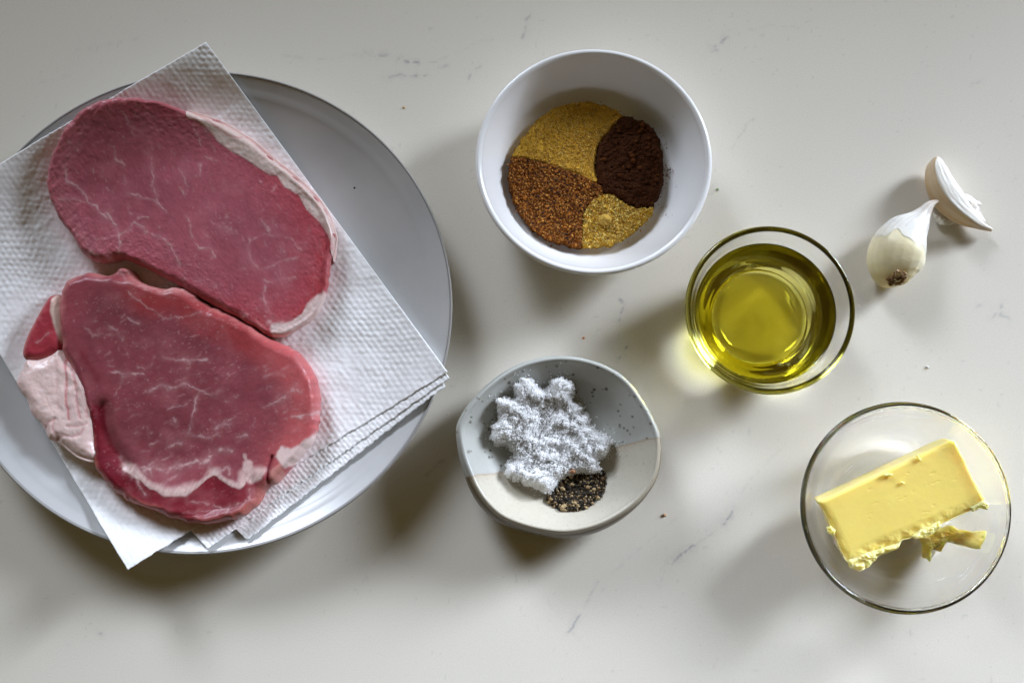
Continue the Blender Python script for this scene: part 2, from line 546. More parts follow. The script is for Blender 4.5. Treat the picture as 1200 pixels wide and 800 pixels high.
def paper_sheet(corners, zoff, seed, parent, nu=330, nv=310, bow=0.0):
    A, B, C_, D = [np.array(c, float) for c in corners]     # A top, B right, C bottom, D left
    u = np.linspace(0, 1, nu); v = np.linspace(0, 1, nv)
    U, V_ = np.meshgrid(u, v)
    px = ((1 - U) * (1 - V_))[..., None] * A + (U * (1 - V_))[..., None] * B + (U * V_)[..., None] * C_ + ((1 - U) * V_)[..., None] * D
    # torn / wavy edges
    ed = 0.8 * (vnoise(V_ * 60, np.full_like(V_, seed), seed) - 0.5) * sstep(0.97, 1, U) * 1.0
    px[..., 0] += ed * 1.2 + bow * np.sin(np.pi * V_) * U
    ed2 = 1.5 * fbm(V_ * 70, np.full_like(V_, 3.3), seed + 1, 3) * sstep(0.985, 1.0, U)
    px[..., 1] += ed2
    x, y = P(px[..., 0], px[..., 1], 0.012)
    # walk the sheet onto its own height
    for _ in range(2):
        z = paper_z(x, y)
        x, y = P(px[..., 0], px[..., 1], z)
    z = paper_z(x, y) + zoff
    # quilted emboss in rows along the sheet
    wu = 0.010 * fbm(U * 7, V_ * 7, seed + 31, 3); wv = 0.010 * fbm(U * 7, V_ * 7, seed + 37, 3)
    s = (U + wu) * 60; t = (V_ + wv) * 66
    row = np.floor(t)
    e = (np.abs(np.sin(np.pi * (s + 0.5 * (row % 2)))) * np.abs(np.sin(np.pi * t))) ** 0.8
    soft = 0.65 + 0.5 * fbm(U * 9, V_ * 9, seed + 5, 2)
    z = z + 0.00048 * e * np.clip(soft, 0.1, 2) + 0.0014 * fbm(px[..., 0] * 0.012, px[..., 1] * 0.012, 19, 3) * sstep(0.0, 0.3, np.abs(U - 0.5) * 2) + 0.00022 * fbm(U * 90, V_ * 90, seed + 2, 3) + 0.0005 * fbm(px[..., 0] * 0.034 + px[..., 1] * 0.012, px[..., 1] * 0.034, 44, 3)
    n = nu * nv
    th = 0.0006
    topv = np.stack([x, y, z], -1).reshape(-1, 3)
    botv = topv.copy(); botv[:, 2] -= th
    Ft = grid_faces(nv, nu)[:, ::-1]
    Fb = grid_faces(nv, nu) + n
    idx = np.arange(n).reshape(nv, nu)
    ring = np.r_[idx[0, :-1], idx[:-1, -1], idx[-1, ::-1][:-1], idx[::-1, 0][:-1]]
    nx = np.roll(ring, -1)
    Fs = np.stack([ring, nx, nx + n, ring + n], -1)
    # pink juice soaked in round the meat
    q = px.reshape(-1, 2)
    dj = np.minimum(-signed(q[:, 0], q[:, 1], CH1), -signed(q[:, 0], q[:, 1], CH2)) + 7 * fbm(q[:, 0] * 0.03, q[:, 1] * 0.03, 4, 3)
    wet = 0.75 * sstep(26, -4, dj) * (0.5 + 0.5 * vnoise(q[:, 0] * 0.05, q[:, 1] * 0.05, 6))
    col = lerp(np.full((n, 3), 0.95), (0.90, 0.70, 0.70), wet)
    return build("sheet", np.vstack([topv, botv]), [Ft, Fb, Fs], M["paper"], parent, np.vstack([col, col]))


# ------------------------------------------------------------------ blobs (meat, powder heaps, butter ...)
def blob_grid(outline_px, centre_px, nang, nrad, zmid, edge_pow=1.6):
    """rings of pixel positions from centre to outline, denser near the edge"""
    o = smooth_closed(outline_px, nang)
    c = np.array(centre_px, float)
    s = 1 - (1 - np.linspace(0, 1, nrad)) ** edge_pow
    px = c[None, None] + s[:, None, None] * (o - c)[None]
    x, y = P(px[..., 0], px[..., 1], zmid)
    return px, x, y, s, o


def blob(name, outline_px, centre_px, zfun, T, Rnd, mat, parent, nang=360, nrad=90, colf=None, dispf=None, edge_pow=1.5, zmid=None, eq=0.45, under=0.90, shift=(0, 0),
         expo=2.0, vary=False):
    px, x, y, s, o = blob_grid(outline_px, centre_px, nang, nrad, zmid if zmid is not None else T, edge_pow)
    d = seg_dist(px[..., 0], px[..., 1], o[::3], True) * 0.0005          # metres to the edge
    d[-1] = 0
    Rv = Rnd * np.clip(1 + 0.9 * fbm(px[..., 0] * 0.022, px[..., 1] * 0.022, 501, 2), 0.4, 2.0) if vary else Rnd
    t = np.clip(1 - d / Rv, 0, 1)
    prof = (1 - t ** expo) ** (1 / expo)
    zb = zfun(x, y)
    z = zb + T * eq + T * (1 - eq) * prof
    if dispf is not None:
        z = z + dispf(px[..., 0], px[..., 1], d)
    top = np.stack([x, y, z], -1)
    # underside
    cx, cyy = x[0, 0], y[0, 0]
    lows = []
    for f, k in ((eq * 0.62, 1 - (1 - under) * 0.25), (eq * 0.30, 1 - (1 - under) * 0.6), (0.03, under), (0.0, under * 0.85), (0.0, 0.02)):
        xx = cx + (x[-1] - cx) * k + shift[0] * (1 - f / eq); yy = cyy + (y[-1] - cyy) * k + shift[1] * (1 - f / eq)
        lows.append(np.stack([xx, yy, zfun(xx, yy) + np.maximum(z[-1] - zb[-1], 0.0004) * f / eq], -1))
    V = np.vstack([top.reshape(-1, 3)] + [l for l in lows])
    F = grid_faces(nrad + len(lows), nang, True)
    col = None
    if colf is not None:
        pxx = np.vstack([px.reshape(-1, 2)] + [px[-1]] * len(lows))
        dd = np.r_[d.ravel(), np.zeros(nang * len(lows))]
        col = colf(pxx[:, 0], pxx[:, 1], dd)
    ob = build(name, V, F, mat, parent, col)
    return ob, top


def rag(poly, amp, seed):
    p = smooth_closed(poly, 180)
    return p + amp * np.c_[fbm(p[:, 0] * 0.22, p[:, 1] * 0.22, seed, 3), fbm(p[:, 0] * 0.22, p[:, 1] * 0.22, seed + 5, 3)]


def lerp(a, b, f):
    return a * (1 - f[:, None]) + np.array(b)[None] * f[:, None]


def lines_mask(x, y, lines, seed=0):
    """soft white strokes of intramuscular fat"""
    wx = x + 1.8 * fbm(x * 0.10, y * 0.10, seed, 2) + 1.5 * fbm(x * 0.34, y * 0.34, seed + 2, 2)
    wy = y + 1.8 * fbm(x * 0.10, y * 0.10, seed + 7, 2) + 1.5 * fbm(x * 0.34, y * 0.34, seed + 9, 2)
    br = np.clip(0.50 + 1.25 * fbm(x * 0.13, y * 0.13, seed + 13, 3), 0.05, 1)
    out = np.zeros_like(x)
    for pl, w, s in lines:
        p = np.array(pl, float)
        m = (x > p[:, 0].min() - 14) & (x < p[:, 0].max() + 14) & (y > p[:, 1].min() - 14) & (y < p[:, 1].max() + 14)
        if not m.any(): continue
        d = seg_dist(wx[m], wy[m], p)
        ww = 0.62 * w * (0.5 + 0.9 * vnoise(x[m] * 0.15, y[m] * 0.15, seed + 3))
        out[m] = np.maximum(out[m], s * br[m] * np.exp(-(d / ww) ** 2) + 0.20 * s * np.exp(-(d / (ww * 3.6)) ** 2))
    return np.clip(out, 0, 1)


def flecks(n, poly, ang, seed, lmin=3, lmax=9, w=(0.7, 1.3), s=(0.15, 0.5)):
    r = np.random.default_rng(seed); p = np.array(poly); out = []
    lo, hi = p.min(0), p.max(0)
    while len(out) < n:
        c = r.uniform(lo, hi)
        if not inside(np.array([c[0]]), np.array([c[1]]), p)[0]: continue
        a = math.radians(ang + r.normal() * 22); L = r.uniform(lmin, lmax)
        v = np.array([math.cos(a), math.sin(a)]) * L / 2
        k = r.normal(size=2) * L * 0.15
        out.append(([c - v, c + k, c + v], r.uniform(*w), r.uniform(*s)))
    return out


LEAN = np.array([0.395, 0.100, 0.130])
RED = (0.46, 0.060, 0.075)
DEEP = (0.19, 0.011, 0.024)
FATC = (0.80, 0.63, 0.59)
PINK = (0.58, 0.22, 0.215)
SINEW = (0.74, 0.50, 0.49)


def grainy(c, x, y, seed, ang):
    """fine muscle grain: short fibres, mottling and pin-prick specks"""
    ca, sa = math.cos(math.radians(ang)), math.sin(math.radians(ang))
    u, v = x * ca + y * sa, -x * sa + y * ca
    g = 1 + 0.10 * fbm(u * 0.10, v * 0.55, seed, 3) + 0.10 * fbm(x * 0.09, y * 0.09, seed + 3, 3) + 0.10 * (vnoise(x * 0.9, y * 0.9, seed + 6) - 0.5)
    c = c * g[:, None]
    sp = sstep(0.80, 0.97, vnoise(u * 0.28, v * 0.62, seed + 9)) * sstep(0.35, 0.75, vnoise(x * 0.03, y * 0.03, seed + 12))
    return lerp(c, (0.66, 0.38, 0.38), 0.28 * sp)

CH1 = [(156, 123.5), (141, 124.6), (119, 131.5), (102, 142), (85, 160.6), (74.7, 177.5), (64.4, 198), (59.7, 217), (61.5, 232), (68, 252.5), (73.7, 263), (86, 279),
       (96, 295), (108, 305), (124, 308), (145, 304), (171, 314), (195.6, 327), (209, 335), (231, 347.5), (254, 360.6), (282, 374.6), (299, 384), (314, 393), (328, 395),
       (346, 388), (360, 379), (371, 368), (379, 354), (385, 330.6), (388, 306), (391.5, 290), (392, 276), (388, 262), (384, 252), (375, 238), (359, 221), (339, 203), (322, 190), (311, 180), (298, 169),
       (283, 159.5), (266, 149.5), (251, 143), (237, 139), (221, 134), (194, 126), (171, 123.5)]
CH1_C = (225, 255)
CH2 = [(71, 345), (73.7, 334), (81, 326), (92.5, 321), (107.5, 318.4), (128, 321.5), (134, 317), (140, 313), (149, 313.7), (158, 321), (163, 328), (174, 334), (190, 337.5), (205, 334.5),
       (220, 339), (231, 347.5), (240, 355), (257.5, 362.5), (283.7, 375.6), (311, 393), (331, 402.5), (348, 411), (359, 424), (368.7, 438), (374, 458.7), (374.5, 485),
       (371.5, 503.7), (363, 522.5), (350, 538), (337, 553.4), (327.5, 565.6), (320, 569), (314, 574), (308.7, 582.5), (299, 597), (282.5, 606.5), (262, 611), (247, 614),
       (228, 613), (205, 607), (180, 597), (152, 587), (130, 571), (113, 550), (108, 530), (104, 500), (98, 470), (86, 440), (74, 415), (70, 385)]
CH2_C = (225, 465)

PT = thing("paper_towel", "folded white quilted paper towels lying across the grey plate", "paper towel", (PL_C[0], PL_C[1], 0.007))
paper_sheet([(242, 50), (525, 436), (150, 667), (-96, 252)], 0.0012, 3, PT)
paper_sheet([(236, 62), (527, 443), (243, 643), (-60, 300)], 0.0004, 8, PT, 300, 280)
paper_sheet([(232, 70), (522, 452), (289, 633), (-20, 330)], -0.0004, 14, PT, 280, 260)


CZ = lambda x, y: paper_z(x, y) + 0.0014
TH1 = 0.0150
TH2 = 0.0170

L1 = [([(179.6, 194), (183, 211), (182.5, 219), (188, 239), (199, 250.6)], 1.3, .75), ([(156, 230), (173, 234.7), (188, 239)], 1.2, .5), ([(84, 200), (84, 217), (96, 222.5), (109, 239), (120.6, 248.7), (130, 258)], 1.7, .6),
      ([(75.6, 237.5), (92.5, 237.5), (111, 241), (122, 249)], 1.2, .45), ([(139, 177.5), (141, 189), (148.7, 198)], 1.5, .5), ([(150.6, 138), (160, 153), (169, 162.5)], 1.3, .45),
      ([(214, 222.5), (220, 230)], 1.2, .5), ([(216, 204), (223.7, 220.6)], 1.2, .45), ([(177, 183), (180.6, 190.6)], 1.3, .5), ([(237, 196), (237, 209)], 1.6, .6),
      ([(130, 252), (137.5, 265), (143, 278), (145, 287.5), (142, 298.7)], 1.8, .7), ([(142, 279), (154, 272.5), (160, 262), (171, 267.8), (175, 274)], 1.5, .62),
      ([(180.6, 277), (192, 278), (203, 291), (214, 312)], 1.5, .55), ([(115, 282), (130, 280), (141, 278)], 1.1, .4), ([(111, 298), (122.5, 304), (132, 305)], 3, .8),
      ([(225.6, 267), (229, 282), (236, 293)], 1.3, .5), ([(164, 258), (177, 256.6)], 1.2, .45), ([(236, 293), (248, 294), (254, 304)], 1.2, .5), ([(225.6, 263), (222, 255)], 1.1, .4),
      ([(259, 268.7), (268.7, 267.8), (278, 278)], 2.6, .36), ([(306, 258), (313.7, 268.7), (317.5, 276)], 1.5, .5), ([(295, 280), (292, 291), (295, 304), (304, 315.6)], 1.8, .55),
      ([(295, 283.7), (310, 277), (328.7, 276), (343.7, 282), (353, 295)], 1.0, .42), ([(306, 316.5), (321, 312), (332.5, 306), (349, 304)], 1.2, .42),
      ([(312, 328.7), (321, 332.5), (332.5, 327), (347.5, 326)], 1.6, .5), ([(312, 336), (310, 351), (313.7, 364), (321, 372)], 1.6, .55), ([(316, 378), (326, 380), (340, 378)], 4, .7),
      ([(235, 159.7), (240.6, 175.6)], 1.2, .4), ([(244, 187), (255.6, 190.6)], 1.5, .55), ([(325, 218.7), (321, 226)], 1.6, .5), ([(220, 133), (238, 147), (248, 157)], 4, .5),
      ([(284, 375), (288, 369), (292, 368)], 1.8, .6), ([(228, 331), (241, 332)], 1, .35), ([(254, 336), (259, 335)], 1.6, .45)]
L1 += flecks(170, CH1, 62, 4, 2, 6, (0.7, 1.2), (0.10, 0.40)) + flecks(26, [(100, 130), (230, 140), (230, 170), (90, 180)], 20, 5)
FAT_IN = [(225, 146), (235, 149), (248, 159), (259, 172), (270.6, 180), (295, 194), (313.7, 206.5), (325, 208.4), (332.5, 220.6), (349, 230), (357, 245), (370, 258), (375, 263), (384, 276), (388, 292)]
FAT_OUT = [(222, 132), (238, 137), (252, 141), (267, 147), (285.6, 157.5), (300.6, 167), (325, 188), (342, 201), (362.5, 219.5), (379, 238), (389, 256), (391.5, 264), (394.5, 275), (393.5, 286), (390, 305)]


def edge_wear(x, y, d, seed):
    return np.clip(d / 0.0005 + 5 * fbm(x * 0.05, y * 0.05, seed, 3), 0, 200)     # pixels in from the edge, wobbled


def col1(x, y, d):
    c = np.repeat(LEAN[None], len(x), 0)
    c *= (1 + 0.26 * fbm(x * 0.014, y * 0.014, 2, 4))[:, None]
    e = edge_wear(x, y, d, 41)
    # redder to the right, mauve to the left
    c = lerp(c, RED, 0.75 * sstep(230, 385, x + 0.25 * (y - 250)) * sstep(70, 10, e) + 0.25 * sstep(24, 6, e))
    c = lerp(c, PINK, 0.35 * sstep(8, 0, e))
    c = lerp(c, (0.52, 0.2, 0.23), 0.35 * sstep(34, 12, e) * sstep(180, 90, x))
    # thin pale sinew specks
    sp = sstep(0.62, 0.9, fbm(x * 0.22, y * 0.22, 91, 3)) * 0.35
    c = lerp(c, (0.50, 0.18, 0.21), 0.26 * sstep(0.0, 0.6, fbm(x * 0.045, y * 0.045, 95, 3)))
    c = grainy(c, x, y, 300, 62)
    c = lerp(c, SINEW, sp * 0.6)
    c = lerp(c, SINEW, 0.85 * lines_mask(x, y, L1, 11))
    cap = [(318, 381), (340, 377), (355, 365), (368, 349), (380, 341), (392, 350), (380, 375), (352, 396), (318, 402)]
    s = signed(x + 3 * fbm(x * .1, y * .1, 5, 3), y + 3 * fbm(x * .1, y * .1, 6, 3), cap)
    c = lerp(c, FATC, 0.9 * sstep(-1, 3, s))
    return c


def disp1(x, y, d):
    f = lines_mask(x.ravel(), y.ravel(), L1[:36], 11).reshape(x.shape)
    e = 0.0006 * fbm(x * 0.018, y * 0.018, 8, 3) + 0.00008 * fbm(x * 0.16, y * 0.16, 9, 3) + 0.00010 * f
    dk = 0.0
    sag = -0.004 * sstep(240, 400, x)
    wr = 0.0004 * fbm((x - y) * 0.05, (x + y) * 0.22, 77, 3) * sstep(40, 8, d / 0.0005) * sstep(190, 110, x)
    e = e + 0.00022 * fbm(x * 0.30, y * 0.30, 57, 3) * (0.25 + 0.75 * sstep(60, 15, d / 0.0005))
    return (e + wr) * sstep(0, 0.002, d) + dk + sag * sstep(0, .004, d)


CHOP_C1 = P(225, 258, 0.02)
C1 = thing("pork_chop", "raw pork chop with white fat strip along its right edge, farther from the lens below", "pork chop", (CHOP_C1[0], CHOP_C1[1], 0.010), "raw pork chops on the plate")
C1["label"] = "upper raw oval pork chop with a strip of white fat along its right edge"
blob("meat", [tuple(q) for q in rag(CH1, 1.5, 88)], CH1_C, CZ, TH1, 0.0040, M["meat"], C1, 760, 170, col1, disp1, 1.35, zmid=0.020, eq=0.5, under=0.94, vary=True)


def ribbon(name, outer, inner, zfun, T, mat, parent, colf, n=260, m=26, seed=1, zmid=0.02, bulge=1.0):
    O = smooth_open(outer, n); I = smooth_open(inner, n)
    O = O + (1.2 * fbm(np.arange(n) * 0.07, np.full(n, 0.5), seed, 3))[:, None]
    I = I + (3.0 * fbm(np.arange(n) * 0.12, np.full(n, 4.5), seed + 3, 4))[:, None]
    v = np.linspace(0, 1, m)
    px = O[:, None] * (1 - v)[None, :, None] + I[:, None] * v[None, :, None]
    x, y = P(px[..., 0], px[..., 1], zmid)
    d = signed(px[..., 0].ravel(), px[..., 1].ravel(), smooth_closed(CH1, 300)).reshape(n, m) * 0.0005
    tt = np.clip(1 - np.maximum(d, 0) / 0.0040, 0, 1)
    V_ = v[None] * np.ones((n, 1))
    z = zfun(x, y) + T * 0.5 + T * 0.5 * np.sqrt(1 - tt ** 2) + disp1(px[..., 0], px[..., 1], np.maximum(d, 0))
    z += 0.0004 * (1 - V_) + 0.00035 * np.sin(np.pi * V_) + 0.0004 * fbm(px[..., 0] * 0.07, px[..., 1] * 0.07, seed + 5, 4) * np.minimum(1, 6 * V_) * sstep(1.0, 0.7, V_)
    z[:, -1] -= 0.0004
    low = np.stack([x[:, 0] * 0.96 + x[:, -1] * 0.04, y[:, 0] * 0.96 + y[:, -1] * 0.04, zfun(x[:, 0], y[:, 0])], -1)
    G = np.concatenate([low[:, None], np.stack([x, y, z], -1)], 1)
    pxx = np.concatenate([px[:, :1], px], 1).reshape(-1, 2)
    return build(name, G.reshape(-1, 3), grid_faces(n, m + 1), mat, parent, colf(pxx[:, 0], pxx[:, 1]))


def colfat(x, y):
    c = np.repeat(np.array([[0.80, 0.64, 0.585]]), len(x), 0) * (1 + 0.05 * fbm(x * 0.06, y * 0.06, 3, 3))[:, None]
    d = seg_dist(x, y, smooth_open(FAT_OUT, 60))
    di = seg_dist(x, y, smooth_open(FAT_IN, 60))
    c = lerp(c, (0.60, 0.24, 0.25), 0.75 * sstep(5.0, 0.5, di + 2 * fbm(x * .2, y * .2, 8, 3)))
    c = lerp(c, (0.72, 0.42, 0.40), 0.55 * sstep(9, 1, d) * (0.5 + 0.5 * vnoise(x * 0.06, y * 0.06, 9)))
    c = lerp(c, (0.62, 0.25, 0.25), 0.6 * np.exp(-(seg_dist(x, y, [(232, 138), (250, 148), (262, 157), (270, 163), (284, 166), (290, 162)]) / 1.0) ** 2))
    return c


ribbon("fat_strip", FAT_OUT, FAT_IN, CZ, TH1 * 1.0, M["fat"], C1, colfat, seed=4)

# --- the second chop
STREAK = [(150, 548), (163.7, 556), (173, 563.5), (190, 573.7), (206, 578), (218.7, 577), (230, 572), (241, 563), (254, 556), (267.5, 563.7), (280.6, 570), (286, 567), (290, 556), (297, 556), (308, 555)]
L2 = [([(103.7, 385), (112, 396), (122.5, 392.5), (137.5, 394)], 1.3, .5), ([(130, 385), (139, 388.7), (146, 398)], 2.2, .42), ([(152.5, 373.7), (164.6, 381)], 1.5, .5), ([(133.7, 437.5), (148.7, 439), (173, 439)], 1.7, .6),
      ([(148.7, 440), (144, 452.5), (139, 464)], 1.5, .55), ([(178.7, 457.5), (192, 453), (208.7, 455)], 1.9, .65), ([(193.7, 418.7), (208.7, 422.5), (224, 424), (245, 423)], 1.7, .65), ([(165, 430), (173, 434), (179, 430)], 1.3, .4),
      ([(154, 343.7), (169, 357), (184, 366), (197.5, 374.7), (218, 373.7), (237, 367)], 1.0, .55), ([(200, 456), (220.6, 451), (235.6, 458.7), (248.7, 462.5), (262, 457.8)], 1.7, .66),
      ([(234.7, 460.6), (230, 481), (227, 498)], 1.6, .65), ([(227, 498), (224, 507.5), (243, 513), (260, 509)], 2.0, .6), ([(256, 503.7), (263.7, 498), (273, 497)], 2.2, .7), ([(260, 498), (277, 488.7)], 1.3, .5),
      ([(314, 442), (329, 438), (335, 441)], 1.4, .6), ([(329, 438), (340.6, 430.6)], 1.0, .45), ([(310.6, 479), (331, 470), (346, 457), (350, 453), (354, 459)], 2.0, .6), ([(343, 488.7), (353.7, 489.7), (365, 486), (373, 483)], 2.6, .85),
      ([(282.5, 513), (292, 509)], 2.4, .65), ([(200, 524), (215, 518.7)], 1.8, .5), ([(248.7, 535.6), (262, 528), (273, 528)], 2.6, .7), ([(172, 552), (188, 547), (198, 552), (215, 546), (228, 543), (245, 540)], 3.4, .8), ([(160, 560), (150, 548), (144, 536)], 2.6, .6), ([(190, 572), (200, 562), (212, 556), (216, 550)], 2.2, .6), ([(182, 556), (178, 546), (186, 540)], 2.4, .5), ([(262, 552), (271, 548), (272, 556)], 2.2, .6),
      ([(226, 588), (243, 588), (247, 592)], 1.5, .5), ([(254, 592), (263.7, 595.6), (275, 592), (295.6, 586), (296, 573)], 1.5, .55), ([(148.7, 549), (165.6, 562.5), (175, 579)], 2.2, .6),
      ([(165, 548), (186, 549), (208.7, 551)], 2.6, .65), ([(150, 494), (158, 488), (165, 486)], 1.2, .4), ([(180, 523), (188, 518)], 1.2, .45), ([(190, 540), (205, 533)], 1.5, .45), ([(346, 506), (352, 503)], 1.6, .5),
      ([(200, 478), (214, 476), (223, 473)], 1.3, .45), ([(205, 490), (212, 500), (204, 497)], 1.3, .4), ([(118, 330), (130, 333)], 1.6, .3), ([(231, 345), (222, 340), (208, 337), (196, 341)], 3.4, .75), ([(140, 316), (150, 330), (166, 336), (190, 342)], 3, .35),
      ([(270, 600), (272, 590)], 1.3, .4), ([(220, 600), (250, 598)], 1.2, .25), ([(176, 500), (178, 512)], 1, .35)]
L2 += flecks(150, [(110, 360), (330, 420), (360, 480), (300, 550), (180, 545), (130, 480)], -22, 8, 2, 7, (0.7, 1.2), (0.10, 0.42))
RIGHTFAT = [(324, 534), (332, 521), (342, 526), (358, 517), (372, 503), (380, 508), (362, 534), (345, 546), (336, 551)]
LOWER = STREAK[:13] + [(296, 553), (312, 556), (330, 590), (250, 640), (120, 600), (90, 540), (112, 474), (124, 474), (128, 500), (136, 525)]


def seam(x, y):
    wx = x + 2.2 * fbm(x * 0.09, y * 0.09, 61, 3); wy = y + 2.2 * fbm(x * 0.09, y * 0.09, 67, 3)
    w = 3.9 + 2.6 * fbm(x * 0.05, y * 0.05, 63, 2)
    d = seg_dist(wx, wy, smooth_open(STREAK, 70)) / w
    p = np.array(STREAK); above = sstep(2, -3, wy - np.interp(wx, p[:, 0], p[:, 1]))
    m = 0.92 * sstep(1.25, 0.55, d) * (1 - above) + 0.92 * sstep(2.9, 0.35, d) * above
    d2 = seg_dist(wx, wy, [(292, 545), (296, 560), (304, 557)]) / 6.5
    m = np.maximum(m, 0.95 * sstep(1.3, 0.6, d2))
    m = np.maximum(m, 0.7 * sstep(1.4, 0.4, seg_dist(wx, wy, [(290, 533), (292, 548)]) / 2.5))
    return m * (0.60 + 0.40 * vnoise(x * 0.45 + y * 0.2, y * 0.16, 69))


def col2(x, y, d):
    c = np.repeat((LEAN * np.array([0.70, 0.62, 0.60]))[None], len(x), 0)
    c *= (1 + 0.26 * fbm(x * 0.014, y * 0.014, 12, 4))[:, None]
    e = edge_wear(x, y, d, 43)
    up = sstep(30, -30, (y - 330) - 0.46 * (x - 130))          # above the long upper edge band
    band = sstep(46, 18, e) * sstep(120, 170, x) * sstep(560, 470, y)
    c = lerp(c, (0.37, 0.048, 0.05), 0.85 * band)
    c = lerp(c, (0.36, 0.07, 0.09), 0.5 * sstep(40, 12, e) * sstep(140, 100, x) * sstep(420, 380, y))
    c = lerp(c, (0.62, 0.24, 0.22), 0.6 * sstep(10, 1, e) * sstep(560, 500, y))
    c = lerp(c, (0.58, 0.125, 0.13), 0.75 * sstep(60, 14, e) * sstep(280, 345, x))
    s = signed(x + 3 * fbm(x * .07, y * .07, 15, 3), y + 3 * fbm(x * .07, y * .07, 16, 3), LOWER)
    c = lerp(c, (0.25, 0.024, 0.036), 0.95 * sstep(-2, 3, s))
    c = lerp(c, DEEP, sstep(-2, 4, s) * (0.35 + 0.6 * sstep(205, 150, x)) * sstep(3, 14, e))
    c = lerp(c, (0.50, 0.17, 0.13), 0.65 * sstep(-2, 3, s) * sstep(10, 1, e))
    sp = sstep(0.60, 0.9, fbm(x * 0.22, y * 0.22, 191, 3)) * 0.33
    c = lerp(c, (0.44, 0.16, 0.17), 0.24 * sstep(0.0, 0.6, fbm(x * 0.045, y * 0.045, 195, 3)))
    c = grainy(c, x, y, 330, -22)
    c = lerp(c, SINEW, sp * 0.6)
    c = lerp(c, SINEW, 0.85 * lines_mask(x, y, L2, 21))
    c = lerp(c, (0.78, 0.58, 0.535), seam(x, y))
    r = signed(x + 2 * fbm(x * .12, y * .12, 25, 3), y + 2 * fbm(x * .12, y * .12, 26, 3), RIGHTFAT)
    c = lerp(c, FATC, 0.9 * sstep(-1, 3, r))
    c = lerp(c, (0.66, 0.30, 0.26), 0.8 * sstep(-1, 2, signed(x, y, [(318, 552), (331, 542), (336, 555), (328, 570), (319, 570)])))
    c = lerp(c, DEEP, 0.85 * np.exp(-(seg_dist(x, y, [(321, 536), (317, 548), (316, 562)]) / 2.0) ** 2))  # pit line: shade of the recess painted into the colour
    c = lerp(c, (0.25, 0.05, 0.07), 0.4 * np.exp(-(seg_dist(x, y, [(98, 375), (104, 392), (111, 409), (119, 424)]) / 3.5) ** 2))  # this and the next two: creases in colour only, their shade painted dark
    c = lerp(c, DEEP, 0.45 * np.exp(-(seg_dist(x, y, [(100, 415), (108, 430), (118, 446)]) / 4.5) ** 2))
    c = lerp(c, (0.25, 0.06, 0.08), 0.5 * np.exp(-(seg_dist(x, y, [(236, 431), (249, 434), (264, 446)]) / 2.4) ** 2))
    return c


def disp2(x, y, d):
    xr, yr = x.ravel(), y.ravel()
    f = lines_mask(xr, yr, L2[:38], 21).reshape(x.shape)
    st = seam(xr, yr).reshape(x.shape)
    e = 0.0006 * fbm(x * 0.018, y * 0.018, 18, 3) + 0.00008 * fbm(x * 0.16, y * 0.16, 19, 3) + 0.00010 * f + 0.00022 * st
    cr = np.zeros_like(x)
    for pl, w, dep in (([(321, 536), (317, 548), (316, 564)], 2.5, .0014),
                       ([(122, 478), (124, 500), (133, 522), (150, 545)], 9, .0025)):
        cr -= dep * np.exp(-(seg_dist(x, y, pl) / w) ** 2)
    sl = signed(xr, yr, LOWER).reshape(x.shape)
    low = -0.0012 * sstep(-6, 16, sl) - 0.0036 * sstep(0, 46, sl)
    dent = -0.006 * np.exp(-(((x - 150) / 14) ** 2 + ((y - 322) / 7) ** 2))
    ridge = 0.0016 * np.exp(-(seg_dist(x, y, [(120, 325), (160, 342), (200, 352), (260, 376), (320, 410), (350, 440)]) / 16) ** 2)
    return (e + cr ) * sstep(0, 0.0015, d) + dent + low


CHOP_C2 = P(225, 465, 0.02)
C2 = thing("pork_chop", "lower raw pork chop with a lump of cream fat hanging off its left side", "pork chop", (CHOP_C2[0], CHOP_C2[1], 0.010), "raw pork chops on the plate")
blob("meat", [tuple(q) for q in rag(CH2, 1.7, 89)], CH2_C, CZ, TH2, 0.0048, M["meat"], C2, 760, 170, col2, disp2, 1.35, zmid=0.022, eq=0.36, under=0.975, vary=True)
LOBE = [(34, 421), (28.7, 432), (23.5, 449), (28.7, 461), (36, 470.6), (41, 485.6), (54, 500), (60.6, 514), (72, 519.5), (83, 528.7), (94, 537), (109, 542), (118.7, 538.5), (121.5, 530.6), (118, 519), (116, 502.5), (117, 486),
        (127, 475), (122.5, 464), (118, 456), (109, 440), (99, 432), (87, 424), (77, 412), (72, 405), (60, 414), (46, 420)]
PLEAT = [[(78, 404), (82, 440), (83, 470), (86, 492)], [(88, 430), (93, 450), (95, 470), (98, 490)], [(96, 436), (104, 455), (108, 470), (106, 488)], [(70, 420), (72, 450), (74, 480)]]
FOLD = [[(58, 505), (62, 496), (70, 492)], [(66, 518), (74, 514), (78, 511), (90, 512), (100, 509), (102, 503)], [(70, 492), (68, 502), (73, 515)], [(84, 500), (96, 500), (105, 497)]]


def col_lobe(x, y, d):
    c = np.repeat(np.array([[0.82, 0.62, 0.58]]), len(x), 0) * (1 + 0.05 * fbm(x * 0.05, y * 0.05, 7, 3))[:, None]
    for pl, s in zip(PLEAT, (.75, .5, .45, .15)):
        c = lerp(c, (0.60, 0.17, 0.18), s * np.exp(-(seg_dist(x + 1.2 * fbm(x * .1, y * .1, 2, 2), y, pl) / 1.6) ** 2))
    for pl in FOLD:
        c = lerp(c, (0.62, 0.28, 0.28), 0.55 * np.exp(-(seg_dist(x, y, pl) / 1.2) ** 2))
    st = np.abs(np.sin((x - 0.25 * (y - 430)) * 1.1 + 2 * fbm(x * .05, y * .05, 3, 2))) ** 6 * sstep(80, 90, x) * sstep(500, 485, y)
    return lerp(c, (0.66, 0.34, 0.34), 0.35 * st)


